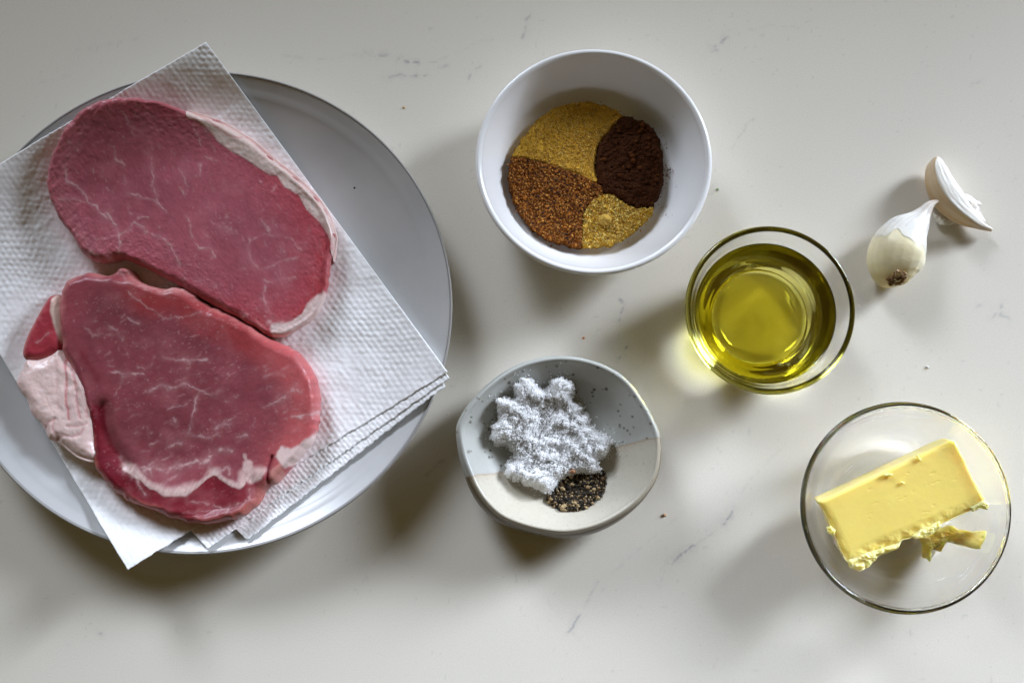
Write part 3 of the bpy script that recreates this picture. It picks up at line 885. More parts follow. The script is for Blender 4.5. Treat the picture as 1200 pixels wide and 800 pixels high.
def disp_lobe(x, y, d):
    z = 0.0008 * fbm(x * 0.06, y * 0.06, 33, 4)
    for pl in PLEAT: z = z - 0.00025 * np.exp(-(seg_dist(x, y, pl) / 3.0) ** 2)
    for pl in FOLD: z = z - 0.0004 * np.exp(-(seg_dist(x, y, pl) / 2.6) ** 2)
    z = z - 0.0025 * sstep(490, 540, y)
    return z * sstep(0, 0.002, d)


blob("fat_lump", LOBE, (78, 470), CZ, 0.0165, 0.009, M["fat"], C2, 300, 80, col_lobe, disp_lobe, 1.4, zmid=0.02, eq=0.5, under=0.92)
CHUNK = [(68, 345), (58.7, 347.5), (51, 358.7), (42, 375.6), (33.4, 394), (28.7, 412), (31, 421), (40, 425), (56, 424), (68, 418), (75, 413), (78, 395), (79, 372), (77, 357), (73, 347)]


def col_chunk(x, y, d):
    c = np.repeat(np.array([[0.42, 0.045, 0.065]]), len(x), 0) * (1 + 0.15 * fbm(x * 0.05, y * 0.05, 70, 3))[:, None]
    c = lerp(c, (0.60, 0.20, 0.18), 0.7 * sstep(0.005, 0.0005, d) * sstep(75, 50, x))
    c = lerp(c, (0.80, 0.58, 0.50), sstep(0, 4, signed(x, y, [(62, 350), (66, 345), (73, 345), (80, 360), (80, 405), (73, 405), (66, 385), (61, 366)])))
    return lerp(c, FATC, lines_mask(x, y, [([(49, 403), (55, 397), (60, 392)], 1.1, .5)], 5))


blob("side_muscle", CHUNK, (56, 392), CZ, 0.0155, 0.0065, M["meat"], C2, 220, 60, col_chunk, lambda x, y, d: 0.0006 * fbm(x * .06, y * .06, 51, 3) * sstep(0, .002, d), 1.4, zmid=0.02, eq=0.5, under=0.93)


# ------------------------------------------------------------------ white bowl with four spices
WZ = 0.038
wl, _ = P(557, 190, WZ); wr_, _ = P(835, 190, WZ)
_, wt = P(696, 57, WZ); _, wb = P(696, 322, WZ)
WC = ((wl + wr_) / 2, (wt + wb) / 2); WR = (wr_ - wl) / 2; WSY = ((wt - wb) / 2) / WR
inn = spline([(0.0001, 0.0056), (0.025, 0.0056), (0.041, 0.0060), (0.0480, 0.0082), (0.0540, 0.0150), (0.0590, 0.0245), (WR - 0.0044, 0.0335), (WR - 0.0036, 0.0368)], 60)
lipp = [(WR - 0.0028, 0.0380), (WR - 0.0016, 0.0384), (WR - 0.0005, 0.0378), (WR, 0.0365)]
out = spline([(WR - 0.0004, 0.0350), (WR - 0.0026, 0.027), (WR - 0.0075, 0.016), (WR - 0.0150, 0.0080), (WR - 0.021, 0.0040), (WR - 0.025, 0.0020)], 40)
bot = [(WR - 0.0255, 0.0008), (WR - 0.0270, 0.0003), (WR - 0.0285, 0.0010), (WR - 0.0295, 0.0025), (0.0001, 0.0025)]
WB = thing("spice_bowl", "round white porcelain bowl holding four ground spices", "bowl", (WC[0], WC[1], 0))
lathe("body", list(map(tuple, inn)) + lipp + list(map(tuple, out)), WC, M["porcelain"], WB, 200, WSY, closed=False)
lathe("foot", [tuple(out[-1])] + bot, WC, M["unglazed"], WB, 160, WSY, closed=False)


def Z3(pts):
    return [(540 + a / 2.666, 40 + b / 2.666) for a, b in pts]


SP_TL = Z3([(165, 383), (178, 345), (205, 305), (240, 265), (285, 232), (330, 215), (380, 208), (430, 213), (465, 225), (500, 245), (514, 257), (470, 298), (436, 340), (427, 370), (424, 405), (430, 458), (410, 462), (370, 442), (330, 428), (270, 408), (215, 395)])
SP_TR = Z3([(500, 252), (530, 255), (562, 266), (592, 281), (612, 303), (626, 335), (635, 370), (637, 410), (634, 450), (628, 490), (612, 520), (596, 541), (560, 540), (528, 536), (500, 520), (474, 505), (445, 500), (436, 478), (428, 450), (420, 405), (425, 365), (432, 338), (465, 295)])
SP_BL = Z3([(165, 377), (215, 389), (270, 399), (330, 420), (372, 436), (415, 455), (440, 470), (450, 500), (415, 525), (388, 545), (382, 600), (380, 662), (330, 657), (280, 645), (240, 620), (207, 590), (182, 555), (165, 518), (154, 475), (150, 435), (155, 400)])
SP_BR = Z3([(450, 490), (480, 497), (505, 515), (530, 532), (565, 538), (604, 538), (585, 572), (560, 600), (530, 625), (490, 648), (440, 660), (400, 663), (377, 662), (376, 620), (378, 580), (384, 545), (412, 515)])


def bowl_floor(x, y):
    r = np.hypot(x - WC[0], (y - WC[1]) / WSY)
    return np.interp(r, inn[:, 0], inn[:, 1])


def spice(name, label, poly, base, var_cols, n, smin, smax, T, rnd, seed, rough_amp, shape="ico", nlump=0, lump_size=(0.0009, 0.0019), lump_cols=None, dome=0.0, bald=1.0):
    c = np.array(poly).mean(0)
    poly = [tuple(q) for q in rag(np.array(c) + (np.array(poly) - c) * 1.012, 2.6, seed)]
    cx, cyy = P(c[0], c[1], 0.012)
    t = thing(name, label, "spice", (cx, cyy, 0.0065), "ground spices in the white bowl")
    zf = lambda x, y: np.minimum(bowl_floor(x, y), 0.010) + 0.0001

    def dis(x, y, d):
        return (rough_amp * fbm(x * 0.09, y * 0.09, seed, 4) + rough_amp * 0.6 * fbm(x * 0.3, y * 0.4, seed + 4, 3) + dome * np.clip(d / 0.012, 0, 1)) * sstep(0, 0.0025, d)

    def cf(x, y, d):
        k = fbm(x * 0.3, y * 0.3, seed + 9, 4)
        return np.array(base)[None] * (1 + 0.22 * k)[:, None]

    ob, top = blob("heap", poly, tuple(c), zf, T, rnd, M["powder"], t, 260, 110, cf, dis, 1.2, zmid=0.0145, eq=0.12, under=0.96)
    tv = top.reshape(-1, 3); r = np.random.default_rng(seed)
    # area-even sample of the heap's top
    nr, na = top.shape[:2]
    s = np.sqrt(r.uniform(0, 1, n)); ii = np.clip((1 - (1 - s) ** (1 / 1.2)) * (nr - 1), 0, nr - 1).astype(int); jj = r.integers(0, na, n)
    stray = np.where(r.uniform(size=n) < 0.16, 9.0, 1.0)[:, None]
    pos = top[ii, jj] + r.normal(size=(n, 3)) * np.array([0.00014, 0.00014, 0.00004]) * np.c_[stray, stray, np.ones((n, 1))]
    size = r.uniform(0, 1, n) ** 2.2 * (smax - smin) + smin
    vc = np.array(var_cols); cols = vc[r.integers(0, len(vc), n)] * r.uniform(0.45, 1.35, (n, 1))
    pos[:, 2] += size * 0.15
    grains("grains", pos, size, cols, M["grain"], t, shape)
    lc = np.array(lump_cols if lump_cols is not None else [base])
    for k in range(nlump):
        i = int(nr * r.uniform(0.05, 0.93)); j = int(r.integers(0, na))
        sz = r.uniform(*lump_size)
        lump(top[i, j] + np.array([0, 0, sz * 0.3]), sz, lc[r.integers(0, len(lc))], t, "clump", M["powder"])
    return t, top


def lump(pos, size, col, parent, name, mat, flat=0.75, sub=2, amp=0.25):
    V, F = ICO_V.copy(), ICO_F.copy()
    for _ in range(sub):
        e = {}; nf = []; VV = list(V)
        def mid(a, b):
            k = (min(a, b), max(a, b))
            if k not in e:
                m = VV[a] + VV[b]; e[k] = len(VV); VV.append(m / np.linalg.norm(m))
            return e[k]
        for a, b, c in F:
            ab, bc, ca = mid(a, b), mid(b, c), mid(c, a)
            nf += [[a, ab, ca], [b, bc, ab], [c, ca, bc], [ab, bc, ca]]
        V, F = np.array(VV), np.array(nf)
    sd = int(rng.integers(0, 9999))
    k = 1 + amp * fbm(V[:, 0] * 1.9 + V[:, 2] * 1.3 + 5.5, V[:, 1] * 1.9 - V[:, 2] * 1.1 + 3.3, sd, 4)
    v = V * k[:, None] * np.array([1, rng.uniform(0.75, 1), flat]) * size + np.array(pos)
    return build(name, v, F, mat, parent, np.repeat(np.array([col], float), len(v), 0) * rng.uniform(0.9, 1.1))


spice("ground_spice", "fine golden tan spice powder filling the top left of the white bowl", SP_TL, (0.86, 0.50, 0.055), [(0.90, 0.55, 0.09), (0.72, 0.38, 0.03), (0.92, 0.66, 0.20), (0.34, 0.15, 0.015), (0.62, 0.34, 0.05)], 12000, 0.00018, 0.00050, 0.0080, 0.0022, 101, 0.0006, "oct")
spice("ground_spice", "dark chocolate brown powder on the right side of the white bowl", SP_TR, (0.060, 0.017, 0.004), [(0.07, 0.02, 0.004), (0.045, 0.012, 0.003), (0.17, 0.052, 0.008)], 3500, 0.00015, 0.00045, 0.0090, 0.003, 102, 0.0014, "oct", 34, (0.0005, 0.0017), [(0.09, 0.026, 0.005), (0.12, 0.036, 0.007)], 0.0016)
spice("ground_spice", "coarse rust red flakes at the lower left of the white bowl", SP_BL, (0.19, 0.055, 0.005), [(0.36, 0.11, 0.009), (0.17, 0.046, 0.005), (0.44, 0.16, 0.02), (0.06, 0.016, 0.005), (0.55, 0.25, 0.045), (0.32, 0.10, 0.010)], 8000, 0.00025, 0.00085, 0.0082, 0.002, 103, 0.0009)
t_br, top_br = spice("ground_spice", "coarse mustard yellow granules at the bottom of the white bowl", SP_BR, (0.64, 0.36, 0.03), [(0.78, 0.48, 0.06), (0.62, 0.33, 0.025), (0.84, 0.62, 0.18), (0.34, 0.16, 0.02), (0.86, 0.62, 0.16)], 5000, 0.00022, 0.00070, 0.0080, 0.002, 104, 0.0008, "ico", 5, (0.0007, 0.0012), [(0.74, 0.46, 0.09)])
gx, gy = P(709, 257, 0.016)
lump((gx, gy, 0.0160), 0.0034, (0.74, 0.46, 0.09), t_br, "clump", M["powder"], 0.8, 3, 0.5)

# small spill of powder on the bowl wall
sx, sy_ = P(787, 196, 0.022)
pos = []
for k in range(150):
    a = rng.normal(size=2) * np.array([0.0016, 0.0018])
    xx, yy = sx + a[0], sy_ + a[1]
    if rng.uniform() < 0.55: xx, yy = sx - 0.003 + rng.normal() * 0.003, sy_ + rng.uniform(-0.028, 0.032)
    pos.append((xx, yy, float(np.interp(np.hypot(xx - WC[0], (yy - WC[1]) / WSY), inn[:, 0], inn[:, 1])) + 0.0001))
sp_o = grains("spice_dust", np.array(pos), rng.uniform(0.00012, 0.0004, len(pos)), np.repeat([[0.22, 0.07, 0.03]], len(pos), 0), M["grain"], None)
tag(sp_o, "scattered brown spice dust clinging to the white bowl's right wall", "spice dust")

# ------------------------------------------------------------------ speckled dish with salt and pepper
def Z4(pts):
    return [(520 + a / 3.2, 400 + b / 3.2) for a, b in pts]


DISH = Z4([(45, 335), (60, 285), (95, 230), (150, 170), (220, 115), (300, 75), (395, 53), (480, 52), (560, 68), (640, 103), (700, 150), (752, 222), (790, 290), (813, 350), (817, 420), (806, 500), (775, 565), (722, 628), (645, 685), (560, 722), (460, 740), (360, 730), (270, 706), (195, 672), (135, 615), (98, 555), (75, 495), (55, 425)])
DZ = 0.030
DO = smooth_closed(DISH, 260)
dxo, dyo = P(DO[:, 0], DO[:, 1], DZ)
DCX, DCY = dxo.mean(), dyo.mean()
dth = np.arctan2(dyo - DCY, dxo - DCX); dr = np.hypot(dxo - DCX, dyo - DCY)
od = np.argsort(dth)
DSZ = 0.83


def dish_r(x, y):
    th = np.arctan2(y - DCY, x - DCX)
    R = np.interp(th, dth[od], dr[od], period=2 * np.pi)
    return np.hypot(x - DCX, y - DCY) / R


D_IN = spline([(0.0, 0.0070), (0.25, 0.0072), (0.45, 0.0092), (0.62, 0.0145), (0.76, 0.0220), (0.87, 0.0295), (0.925, 0.0335)], 60)
D_IN[:, 1] *= DSZ
D_LIP = [(0.940, 0.0349), (0.957, 0.0358), (0.975, 0.0358), (0.990, 0.0350), (0.998, 0.0336)]
D_OUT = spline([(1.0, 0.0315), (1.015, 0.0265), (1.010, 0.0215), (0.95, 0.0140), (0.83, 0.0085), (0.70, 0.0035), (0.60, 0.0012)], 34)
D_BOT = [(0.585, 0.0003), (0.56, 0.0003), (0.54, 0.0015), (0.0, 0.0020)]
LINE = Z4([(60, 512), (140, 500), (215, 492), (300, 470), (400, 445), (520, 430), (620, 408), (700, 382), (760, 366), (830, 358)])


def dish_col(x, y, px, py, prof_r, outside):
    glaze = np.array([0.45, 0.455, 0.42]); raw = np.array([0.53, 0.49, 0.40])
    ly = np.interp(px, [p[0] for p in LINE], [p[1] for p in LINE])
    side = (py - ly) + 1.2 * fbm(px * 0.08, py * 0.08, 61, 3)
    f = sstep(-0.8, 0.8, side)
    c = np.repeat(glaze[None], len(px), 0) * (1 + 0.05 * fbm(px * 0.04, py * 0.04, 60, 3))[:, None]
    c = lerp(c, raw, f)
    c = lerp(c, (0.36, 0.22, 0.11), 0.62 * np.exp(-(side / 1.0) ** 2) + 0.12 * np.exp(-((side - 3) / 3.5) ** 2))
    # toasted bare clay towards the rim, then shade painted on the outer wall
    t = sstep(0.955, 1.0, prof_r) * f
    c = lerp(c, (0.24, 0.185, 0.11), 0.70 * t)
    c = lerp(c, (0.12, 0.088, 0.045), 0.92 * outside * f)  # brown outer wall painted darker still, for the shade on it
    # iron specks
    r = np.random.default_rng(5)
    for k in range(230):
        a, b = r.uniform(535, 775), r.uniform(415, 632)
        w = r.uniform(0.45, 1.5) if r.uniform() < 0.72 else r.uniform(1.2, 2.0)
        up = b < np.interp(a, [p[0] for p in LINE], [p[1] for p in LINE])
        st = r.uniform(.6, .95) if up else 0.3
        if not up: w *= 0.6
        m = (np.abs(px - a) < 6) & (np.abs(py - b) < 6)
        c[m] = lerp(c[m], (0.07, 0.055, 0.04), st * sstep(w * 1.25, w * 0.7, np.hypot(px[m] - a, py[m] - b)))
    fine = sstep(0.80, 0.9, vnoise(px * 0.85, py * 0.85, 88)) * f * 0.22
    return lerp(c, (0.25, 0.19, 0.12), fine)


M["stoneware"] = tint_mat("speckled_stoneware", rough=0.33, var=0.05, var_scale=500, bump_scale=120, bump_d=0.0004, coat=0.15)
DT = thing("speckled_dish", "small uneven stoneware dish, grey speckled glaze above bare clay", "dish", (DCX, DCY, 0))
na = 420
tha = np.linspace(-np.pi, np.pi, na, endpoint=False)
Ra = np.interp(tha, dth[od], dr[od], period=2 * np.pi)
D_LIP = np.array(D_LIP)
D_OUT[:, 1] *= DSZ; D_LIP[:, 1] = D_IN[-1, 1] + (D_LIP[:, 1] - 0.0335)
DP = np.vstack([D_IN, D_LIP, D_OUT, D_BOT])
# denser rings so that the specks stay crisp
seg = []
for a, b in zip(DP[:-1], DP[1:]):
    seg.append(a + (b - a) * np.linspace(0, 1, 3, endpoint=False)[:, None])
DP = np.vstack(seg + [DP[-1:]])
swell = sstep(-0.15, 0.9, -np.sin(tha + 0.25)) + 0.15
n_in0 = 3 * (len(D_IN) + len(D_LIP))
rimk = np.where(np.arange(len(DP)) < n_in0, sstep(0.35, 0.95, DP[:, 0]), np.clip(1 - (np.arange(len(DP)) - n_in0) / 7.0, 0, 1))[:, None]
DR = DP[:, :1] * (1 - 0.050 * swell[None] * rimk)
X = DCX + DR * Ra * np.cos(tha); Y = DCY + DR * Ra * np.sin(tha)
Zd = np.repeat(DP[:, 1:], na, 1) * (1 + 0.035 * np.sin(tha * 2 + 0.6) * sstep(0.5, 1, DP[:, :1]) + 0.02 * np.sin(3 * tha + 1) * sstep(0.5, 1, DP[:, :1]))


def to_px(x, y, z):
    dx, dy, dz = x - CAM[0], y - CAM[1], z - CAM[2]
    u = dx; v = dy * CT + dz * ST; w = dy * ST - dz * CT
    return 600 + u / w * DIST / FRAME_W * 1200, 400 - v / w * DIST / FRAME_W * 1200


ppx, ppy = to_px(X.ravel(), Y.ravel(), Zd.ravel())
n_in = 3 * (len(D_IN) + len(D_LIP))
outside = (np.arange(len(DP)) > n_in).astype(float).repeat(na)
prof_r = np.repeat(DP[:, 0], na)
build("body", np.c_[X.ravel(), Y.ravel(), Zd.ravel()], grid_faces(len(DP), na, True)[:, ::-1], M["stoneware"], DT, dish_col(X.ravel(), Y.ravel(), ppx, ppy, prof_r, outside))


def dish_floor(x, y):
    return np.interp(dish_r(x, y), D_IN[:, 0], D_IN[:, 1])


SALT = Z4([(290, 150), (320, 144), (352, 172), (380, 178), (400, 150), (430, 139), (480, 160), (487, 215), (520, 248), (548, 295), (575, 335), (605, 350), (632, 382), (615, 425), (580, 445), (598, 478), (560, 500), (500, 492), (450, 508), (420, 545), (390, 572), (340, 545), (290, 528), (235, 502), (240, 462), (262, 430), (240, 385), (192, 385), (175, 325), (212, 280), (195, 250), (205, 220), (262, 215), (268, 175)])
ST_ = thing("salt_heap", "fluffy heap of white flake salt in the speckled dish", "salt", (DCX, DCY, 0.007))
salt_c = Z4([(390, 360)])[0]


def disp_salt(x, y, d):
    big = fbm(x * 0.055, y * 0.055, 201, 2)
    cl = np.abs(fbm(x * 0.11, y * 0.11, 203, 3))
    fine = fbm(x * 0.35, y * 0.35, 205, 3)
    pit = -0.0045 * np.exp(-(((x - 645) / 20) ** 2 + ((y - 478) / 9) ** 2))
    return (0.0030 * big + 0.0048 * (cl - 0.2) + 0.0009 * fine + 0.6 * pit + 0.002) * sstep(0, 0.006, d)


so, stop_ = blob("heap", [tuple(q) for q in rag(SALT, 4.5, 71)], salt_c, lambda x, y: dish_floor(x, y), 0.0105, 0.006, M["salt"], ST_, 420, 150, lambda x, y, d: np.full((len(x), 3), 0.97), disp_salt, 1.2, zmid=0.016, eq=0.15, under=0.97)
r = np.random.default_rng(77)
n = 26000
s = np.sqrt(r.uniform(0, 1, n)); ii = np.clip((1 - (1 - s) ** (1 / 1.2)) * 149, 0, 149).astype(int); jj = r.integers(0, 420, n)
pos = stop_[ii, jj] + r.normal(size=(n, 3)) * np.array([0.0005, 0.0005, 0.0004])
grains("flakes", pos, r.uniform(0.00015, 0.00045, n), np.full((n, 3), 0.94) * r.uniform(0.95, 1.03, (n, 1)), M["flake"], ST_, "cube", 0.3)
# thin larger flakes, loose clumps and strays round the heap
n = 1600
s = np.sqrt(r.uniform(0, 1, n)); ii = np.clip((1 - (1 - s) ** (1 / 1.2)) * 149, 0, 149).astype(int); jj = r.integers(0, 420, n)
pos = stop_[ii, jj] + r.normal(size=(n, 3)) * np.array([0.0006, 0.0006, 0.0003]) + np.array([0, 0, 0.0003])
grains("flakes", pos, r.uniform(0.0004, 0.0009, n), np.full((n, 3), 0.95), M["flake"], ST_, "cube", 0.15)
n = 420
jj = r.integers(0, 420, n); k = 1 + np.abs(r.normal(size=n)) * 0.10
xx = stop_[0, 0, 0] + (stop_[-1, jj, 0] - stop_[0, 0, 0]) * k; yy = stop_[0, 0, 1] + (stop_[-1, jj, 1] - stop_[0, 0, 1]) * k
grains("flakes", np.c_[xx, yy, dish_floor(xx, yy) + 0.0003], r.uniform(0.00015, 0.0005, n), np.full((n, 3), 0.95), M["flake"], ST_, "cube", 0.3)
for k in range(46):
    i = int(149 * math.sqrt(r.uniform(0.1, 1.0))); j = int(r.integers(0, 420))
    lump(stop_[i, j] + np.array([0, 0, 0.0002]), r.uniform(0.0007, 0.0015), (0.94, 0.94, 0.945), ST_, "clump", M["flake"], 0.8, 3, 1.0)

PEP = Z4([(470, 480), (425, 515), (400, 550), (384, 592), (402, 615), (435, 632), (480, 637), (530, 626), (565, 600), (598, 562), (606, 520), (600, 485), (560, 495), (510, 485)])
PT2 = thing("pepper_heap", "small pile of coarse cracked black pepper below the salt", "pepper", (*P(673, 575, 0.01), 0.0075))
po, ptop = blob("heap", PEP, Z4([(500, 560)])[0], lambda x, y: dish_floor(x, y), 0.0042, 0.006, M["powder"], PT2, 160, 60, lambda x, y, d: np.repeat([[0.035, 0.027, 0.018]], len(x), 0), lambda x, y, d: 0.0006 * fbm(x * .3, y * .3, 9, 3) * sstep(0, .002, d), 1.2, zmid=0.011, eq=0.12)
n = 900
PC = np.array([(0.022, 0.017, 0.012), (0.03, 0.022, 0.014), (0.05, 0.036, 0.02), (0.30, 0.20, 0.10), (0.46, 0.33, 0.17), (0.14, 0.085, 0.04), (0.025, 0.02, 0.014), (0.55, 0.42, 0.24)])
s = np.sqrt(r.uniform(0, 1, n)); ii = np.clip((1 - (1 - s) ** (1 / 1.2)) * 59, 0, 59).astype(int); jj = r.integers(0, 160, n)
pos = ptop[ii, jj] + r.normal(size=(n, 3)) * np.array([0.0004, 0.0004, 0.0001]); size = r.uniform(0.0003, 0.0008, n)
pos[:, 2] += size * 0.3
grains("grains", pos, size, PC[r.integers(0, len(PC), n)], M["grain"], PT2, "ico", 0.4)
for k in range(90):
    i = int(59 * math.sqrt(r.uniform(0.0, 0.9))); j = int(r.integers(0, 160))
    lump(ptop[i, j] + np.array([0, 0, 0.0005]), r.uniform(0.0007, 0.0014), PC[r.integers(3, len(PC))] if r.uniform() < .6 else PC[0], PT2, "cracked_peppercorn", M["grain"], 0.65, 1, 0.5)
kx, ky = P(671, 552, 0.016)
lump((kx, ky, 0.0165), 0.0018, (0.33, 0.17, 0.09), PT2, "cracked_peppercorn", M["grain"], 0.8, 2, 0.3)

# ------------------------------------------------------------------ oil bowl
OZ = 0.043
ol, _ = P(802.5, 362, OZ); orr, _ = P(1003, 362, OZ)
OC = ((ol + orr) / 2, P(902, 362.5, OZ)[1]); OR = (orr - ol) / 2
g_in = spline([(0.0001, 0.0058), (0.016, 0.0056), (0.0245, 0.0066), (0.0310, 0.0110), (0.0365, 0.0200), (OR - 0.0072, 0.0290), (OR - 0.0040, 0.0385), (OR - 0.0034, 0.0418)], 70)
g_lip = [(OR - 0.0027, 0.0430), (OR - 0.0016, 0.0434), (OR - 0.0005, 0.0428), (OR - 0.0001, 0.0415)]
g_out = spline([(OR - 0.0004, 0.0398), (OR - 0.0024, 0.0330), (OR - 0.0058, 0.0230), (OR - 0.0112, 0.0125), (OR - 0.0165, 0.0050), (OR - 0.0190, 0.0020), (OR - 0.0200, 0.0006)], 60)
g_bot = spline([(OR - 0.0212, 0.0002), (OR - 0.0235, 0.0006), (0.0190, 0.0013), (0.0120, 0.0016), (0.0060, 0.0017), (0.0001, 0.0017)], 30)
GB = thing("glass_bowl", "small clear glass bowl filled with olive oil", "glass bowl", (OC[0], OC[1], 0), "clear glass bowls on the counter")
lathe("body", [tuple(p) for p in np.vstack([g_in, g_lip, g_out, g_bot])], OC, M["glass"], GB, 200, closed=False)
OIL_Z = 0.0285
gi = g_in[g_in[:, 1] < OIL_Z - 0.0004]
r_s = float(np.interp(OIL_Z, g_in[20:, 1], g_in[20:, 0]))
oprof = [(0.0001, OIL_Z), (r_s * 0.5, OIL_Z), (r_s * 0.9, OIL_Z + 0.00002), (r_s - 0.0012, OIL_Z + 0.0002), (r_s - 0.0004, OIL_Z + 0.0005), (r_s - 0.00008, OIL_Z + 0.0009), (r_s + 0.00015, OIL_Z + 0.0004)]
oprof += [(p[0] + 0.00012 if p[0] > .001 else p[0], p[1] - 0.00012) for p in gi[::-1]]
oil = lathe("olive_oil", oprof, OC, M["oil"], None, 200, closed=False)
tag(oil, "pool of golden green olive oil inside the small glass bowl", "oil")

# ------------------------------------------------------------------ butter bowl
BZ = 0.042
bl, _ = P(938, 594, BZ); br_, _ = P(1186, 594, BZ)
BC = ((bl + br_) / 2, P(1062, 594, BZ)[1]); BR = (br_ - bl) / 2
b_in = spline([(0.0001, 0.0036), (0.022, 0.0036), (0.030, 0.0042), (0.0365, 0.0075), (0.0440, 0.0160), (0.0505, 0.0270), (BR - 0.0042, 0.0375), (BR - 0.0031, 0.0408)], 70)
b_lip = [(BR - 0.0024, 0.0420), (BR - 0.0014, 0.0424), (BR - 0.0004, 0.0418), (BR - 0.0001, 0.0406)]
b_out = spline([(BR - 0.0004, 0.0390), (BR - 0.0026, 0.0320), (BR - 0.0070, 0.0215), (BR - 0.0140, 0.0105), (BR - 0.0215, 0.0030), (BR - 0.0250, 0.0008)], 60)
b_bot = spline([(BR - 0.0265, 0.0002), (BR - 0.0285, 0.0003), (BR - 0.0305, 0.0011), (0.020, 0.0011), (0.0001, 0.0011)], 24)
BB = thing("glass_bowl", "wide clear glass bowl with a block of butter in it", "glass bowl", (BC[0], BC[1], 0), "clear glass bowls on the counter")
lathe("body", [tuple(p) for p in np.vstack([b_in, b_lip, b_out, b_bot])], BC, M["glass"], BB, 200, closed=False)


def Z7(pts):
    return [(920 + a / 2.757, 450 + b / 2.757) for a, b in pts]


def densify(pts, k=6, jit=0.0, sharp=True, seed=0):
    p = np.array(pts, float); out = []
    r = np.random.default_rng(seed)
    for a, b in zip(p, np.roll(p, -1, 0)):
        L = np.hypot(*(b - a)); m = max(2, int(L / k))
        for t in np.linspace(0, 1, m, endpoint=False):
            q = a + (b - a) * t
            out.append(q + (r.normal(size=2) * jit if 0 < t else 0))
    return out


BUT = Z7([(108, 378), (300, 288), (440, 222), (528, 180), (550, 184), (575, 232), (605, 300), (640, 360), (652, 392), (610, 405), (560, 428), (505, 452), (470, 480), (425, 492), (380, 505), (330, 540), (285, 560), (262, 588), (225, 592), (200, 572), (175, 525), (158, 482), (140, 440)])
BUTD = [q + (0.9 * np.array([fbm(q[:1] * .3, q[1:] * .3, 3, 3)[0], fbm(q[:1] * .3, q[1:] * .3, 8, 3)[0]]) if q[1] > 590 - 0.42 * (q[0] - 960) else 0) for q in map(np.array, densify(BUT, 4, 0.0, seed=3))]
BT = thing("butter_block", "pale yellow slab of butter with ragged cut edge in the glass bowl", "butter", (BC[0], BC[1], 0.0105))


def but_z(x, y):
    return np.full(np.shape(x), 0.0140)


def col_but(x, y, d):
    c = np.repeat(np.array([[0.94, 0.74, 0.195]]), len(x), 0) * (1 + 0.03 * fbm(x * 0.03, y * 0.12, 6, 3))[:, None]
    rag = sstep(0, 14, signed(x, y, Z7([(130, 470), (200, 560), (240, 545), (330, 500), (380, 490), (430, 470), (500, 440), (660, 370), (700, 420), (520, 520), (240, 640)])))
    c = lerp(c, (0.91, 0.75, 0.26), 0.6 * rag * (0.5 + 0.5 * vnoise(x * 0.2, y * 0.2, 4)))
    return lerp(c, (0.91, 0.76, 0.30), 0.6 * sstep(0.0016, 0.0004, d))


def disp_but(x, y, d):
    s = signed(x.ravel(), y.ravel(), Z7([(110, 400), (200, 590), (240, 560), (330, 515), (380, 498), (430, 478), (500, 448), (660, 378), (700, 420), (520, 520), (240, 640), (100, 500)])).reshape(x.shape)
    rag = sstep(-14, 3, s)
    z = 0.0003 * fbm(x * 0.018, y * 0.018, 6, 2) - 0.00016 * sstep(0.45, 0.85, fbm(x * 0.06 - y * 0.03, y * 0.16 + x * 0.07, 26, 3)) + 0.0013 * fbm(x * 0.10, y * 0.10, 16, 3) * rag - 0.0012 * rag
    # the block leans: upper long side stands a little higher
    z = z + 0.0022 * (540 - y) / 60.0 * 0.35
    return z * sstep(0, 0.0006, d)


blob("slab", BUTD, Z7([(370, 385)])[0], but_z, 0.0215, 0.0026, M["butter"], BT, 520, 130, col_but, disp_but, 1.25, zmid=0.034, eq=0.88, under=1.0, shift=(0.0026, 0.0022), expo=2.0)
for poly, zz, th_, sd in (([(408, 492), (432, 470), (470, 455), (498, 440), (504, 458), (478, 482), (440, 497), (420, 500)], 0.0335, 0.0034, 5),
                          ([(200, 566), (240, 548), (290, 536), (340, 520), (375, 508), (366, 528), (300, 556), (272, 588), (240, 604), (206, 590)], 0.0320, 0.0040, 7),
                          ([(596, 398), (640, 372), (658, 386), (655, 404), (630, 400), (606, 412)], 0.0338, 0.0026, 9), ([(316, 290), (330, 286), (350, 290), (345, 297), (322, 299)], 0.0370, 0.0018, 11),
                          ([(424, 230), (432, 232), (442, 246), (434, 247)], 0.0370, 0.0016, 13), ([(376, 314), (390, 318), (384, 323), (376, 319)], 0.0368, 0.0012, 15),
                          ([(132, 462), (146, 456), (164, 470), (160, 490), (146, 486)], 0.0330, 0.0030, 17)):
    pp = Z7(poly)
    blob("curl", densify(pp, 2.5, 0.35, seed=sd), tuple(np.mean(pp, 0)), lambda x, y, zz=zz: np.full(np.shape(x), zz - 0.0012), th_, th_ * 0.7, M["butter"], BT, 120, 30,
         lambda x, y, d: np.repeat([[0.92, 0.77, 0.30]], len(x), 0), lambda x, y, d, sd=sd, th_=th_: th_ * 0.45 * fbm(x * .22, y * .22, sd, 3) * sstep(0, .001, d), 1.2, zmid=zz, eq=0.4, under=0.9)
SHAV = Z7([(440, 490), (490, 470), (530, 455), (570, 470), (610, 470), (605, 500), (590, 528), (555, 515), (520, 510), (500, 540), (475, 535), (465, 572), (448, 560), (450, 520)])
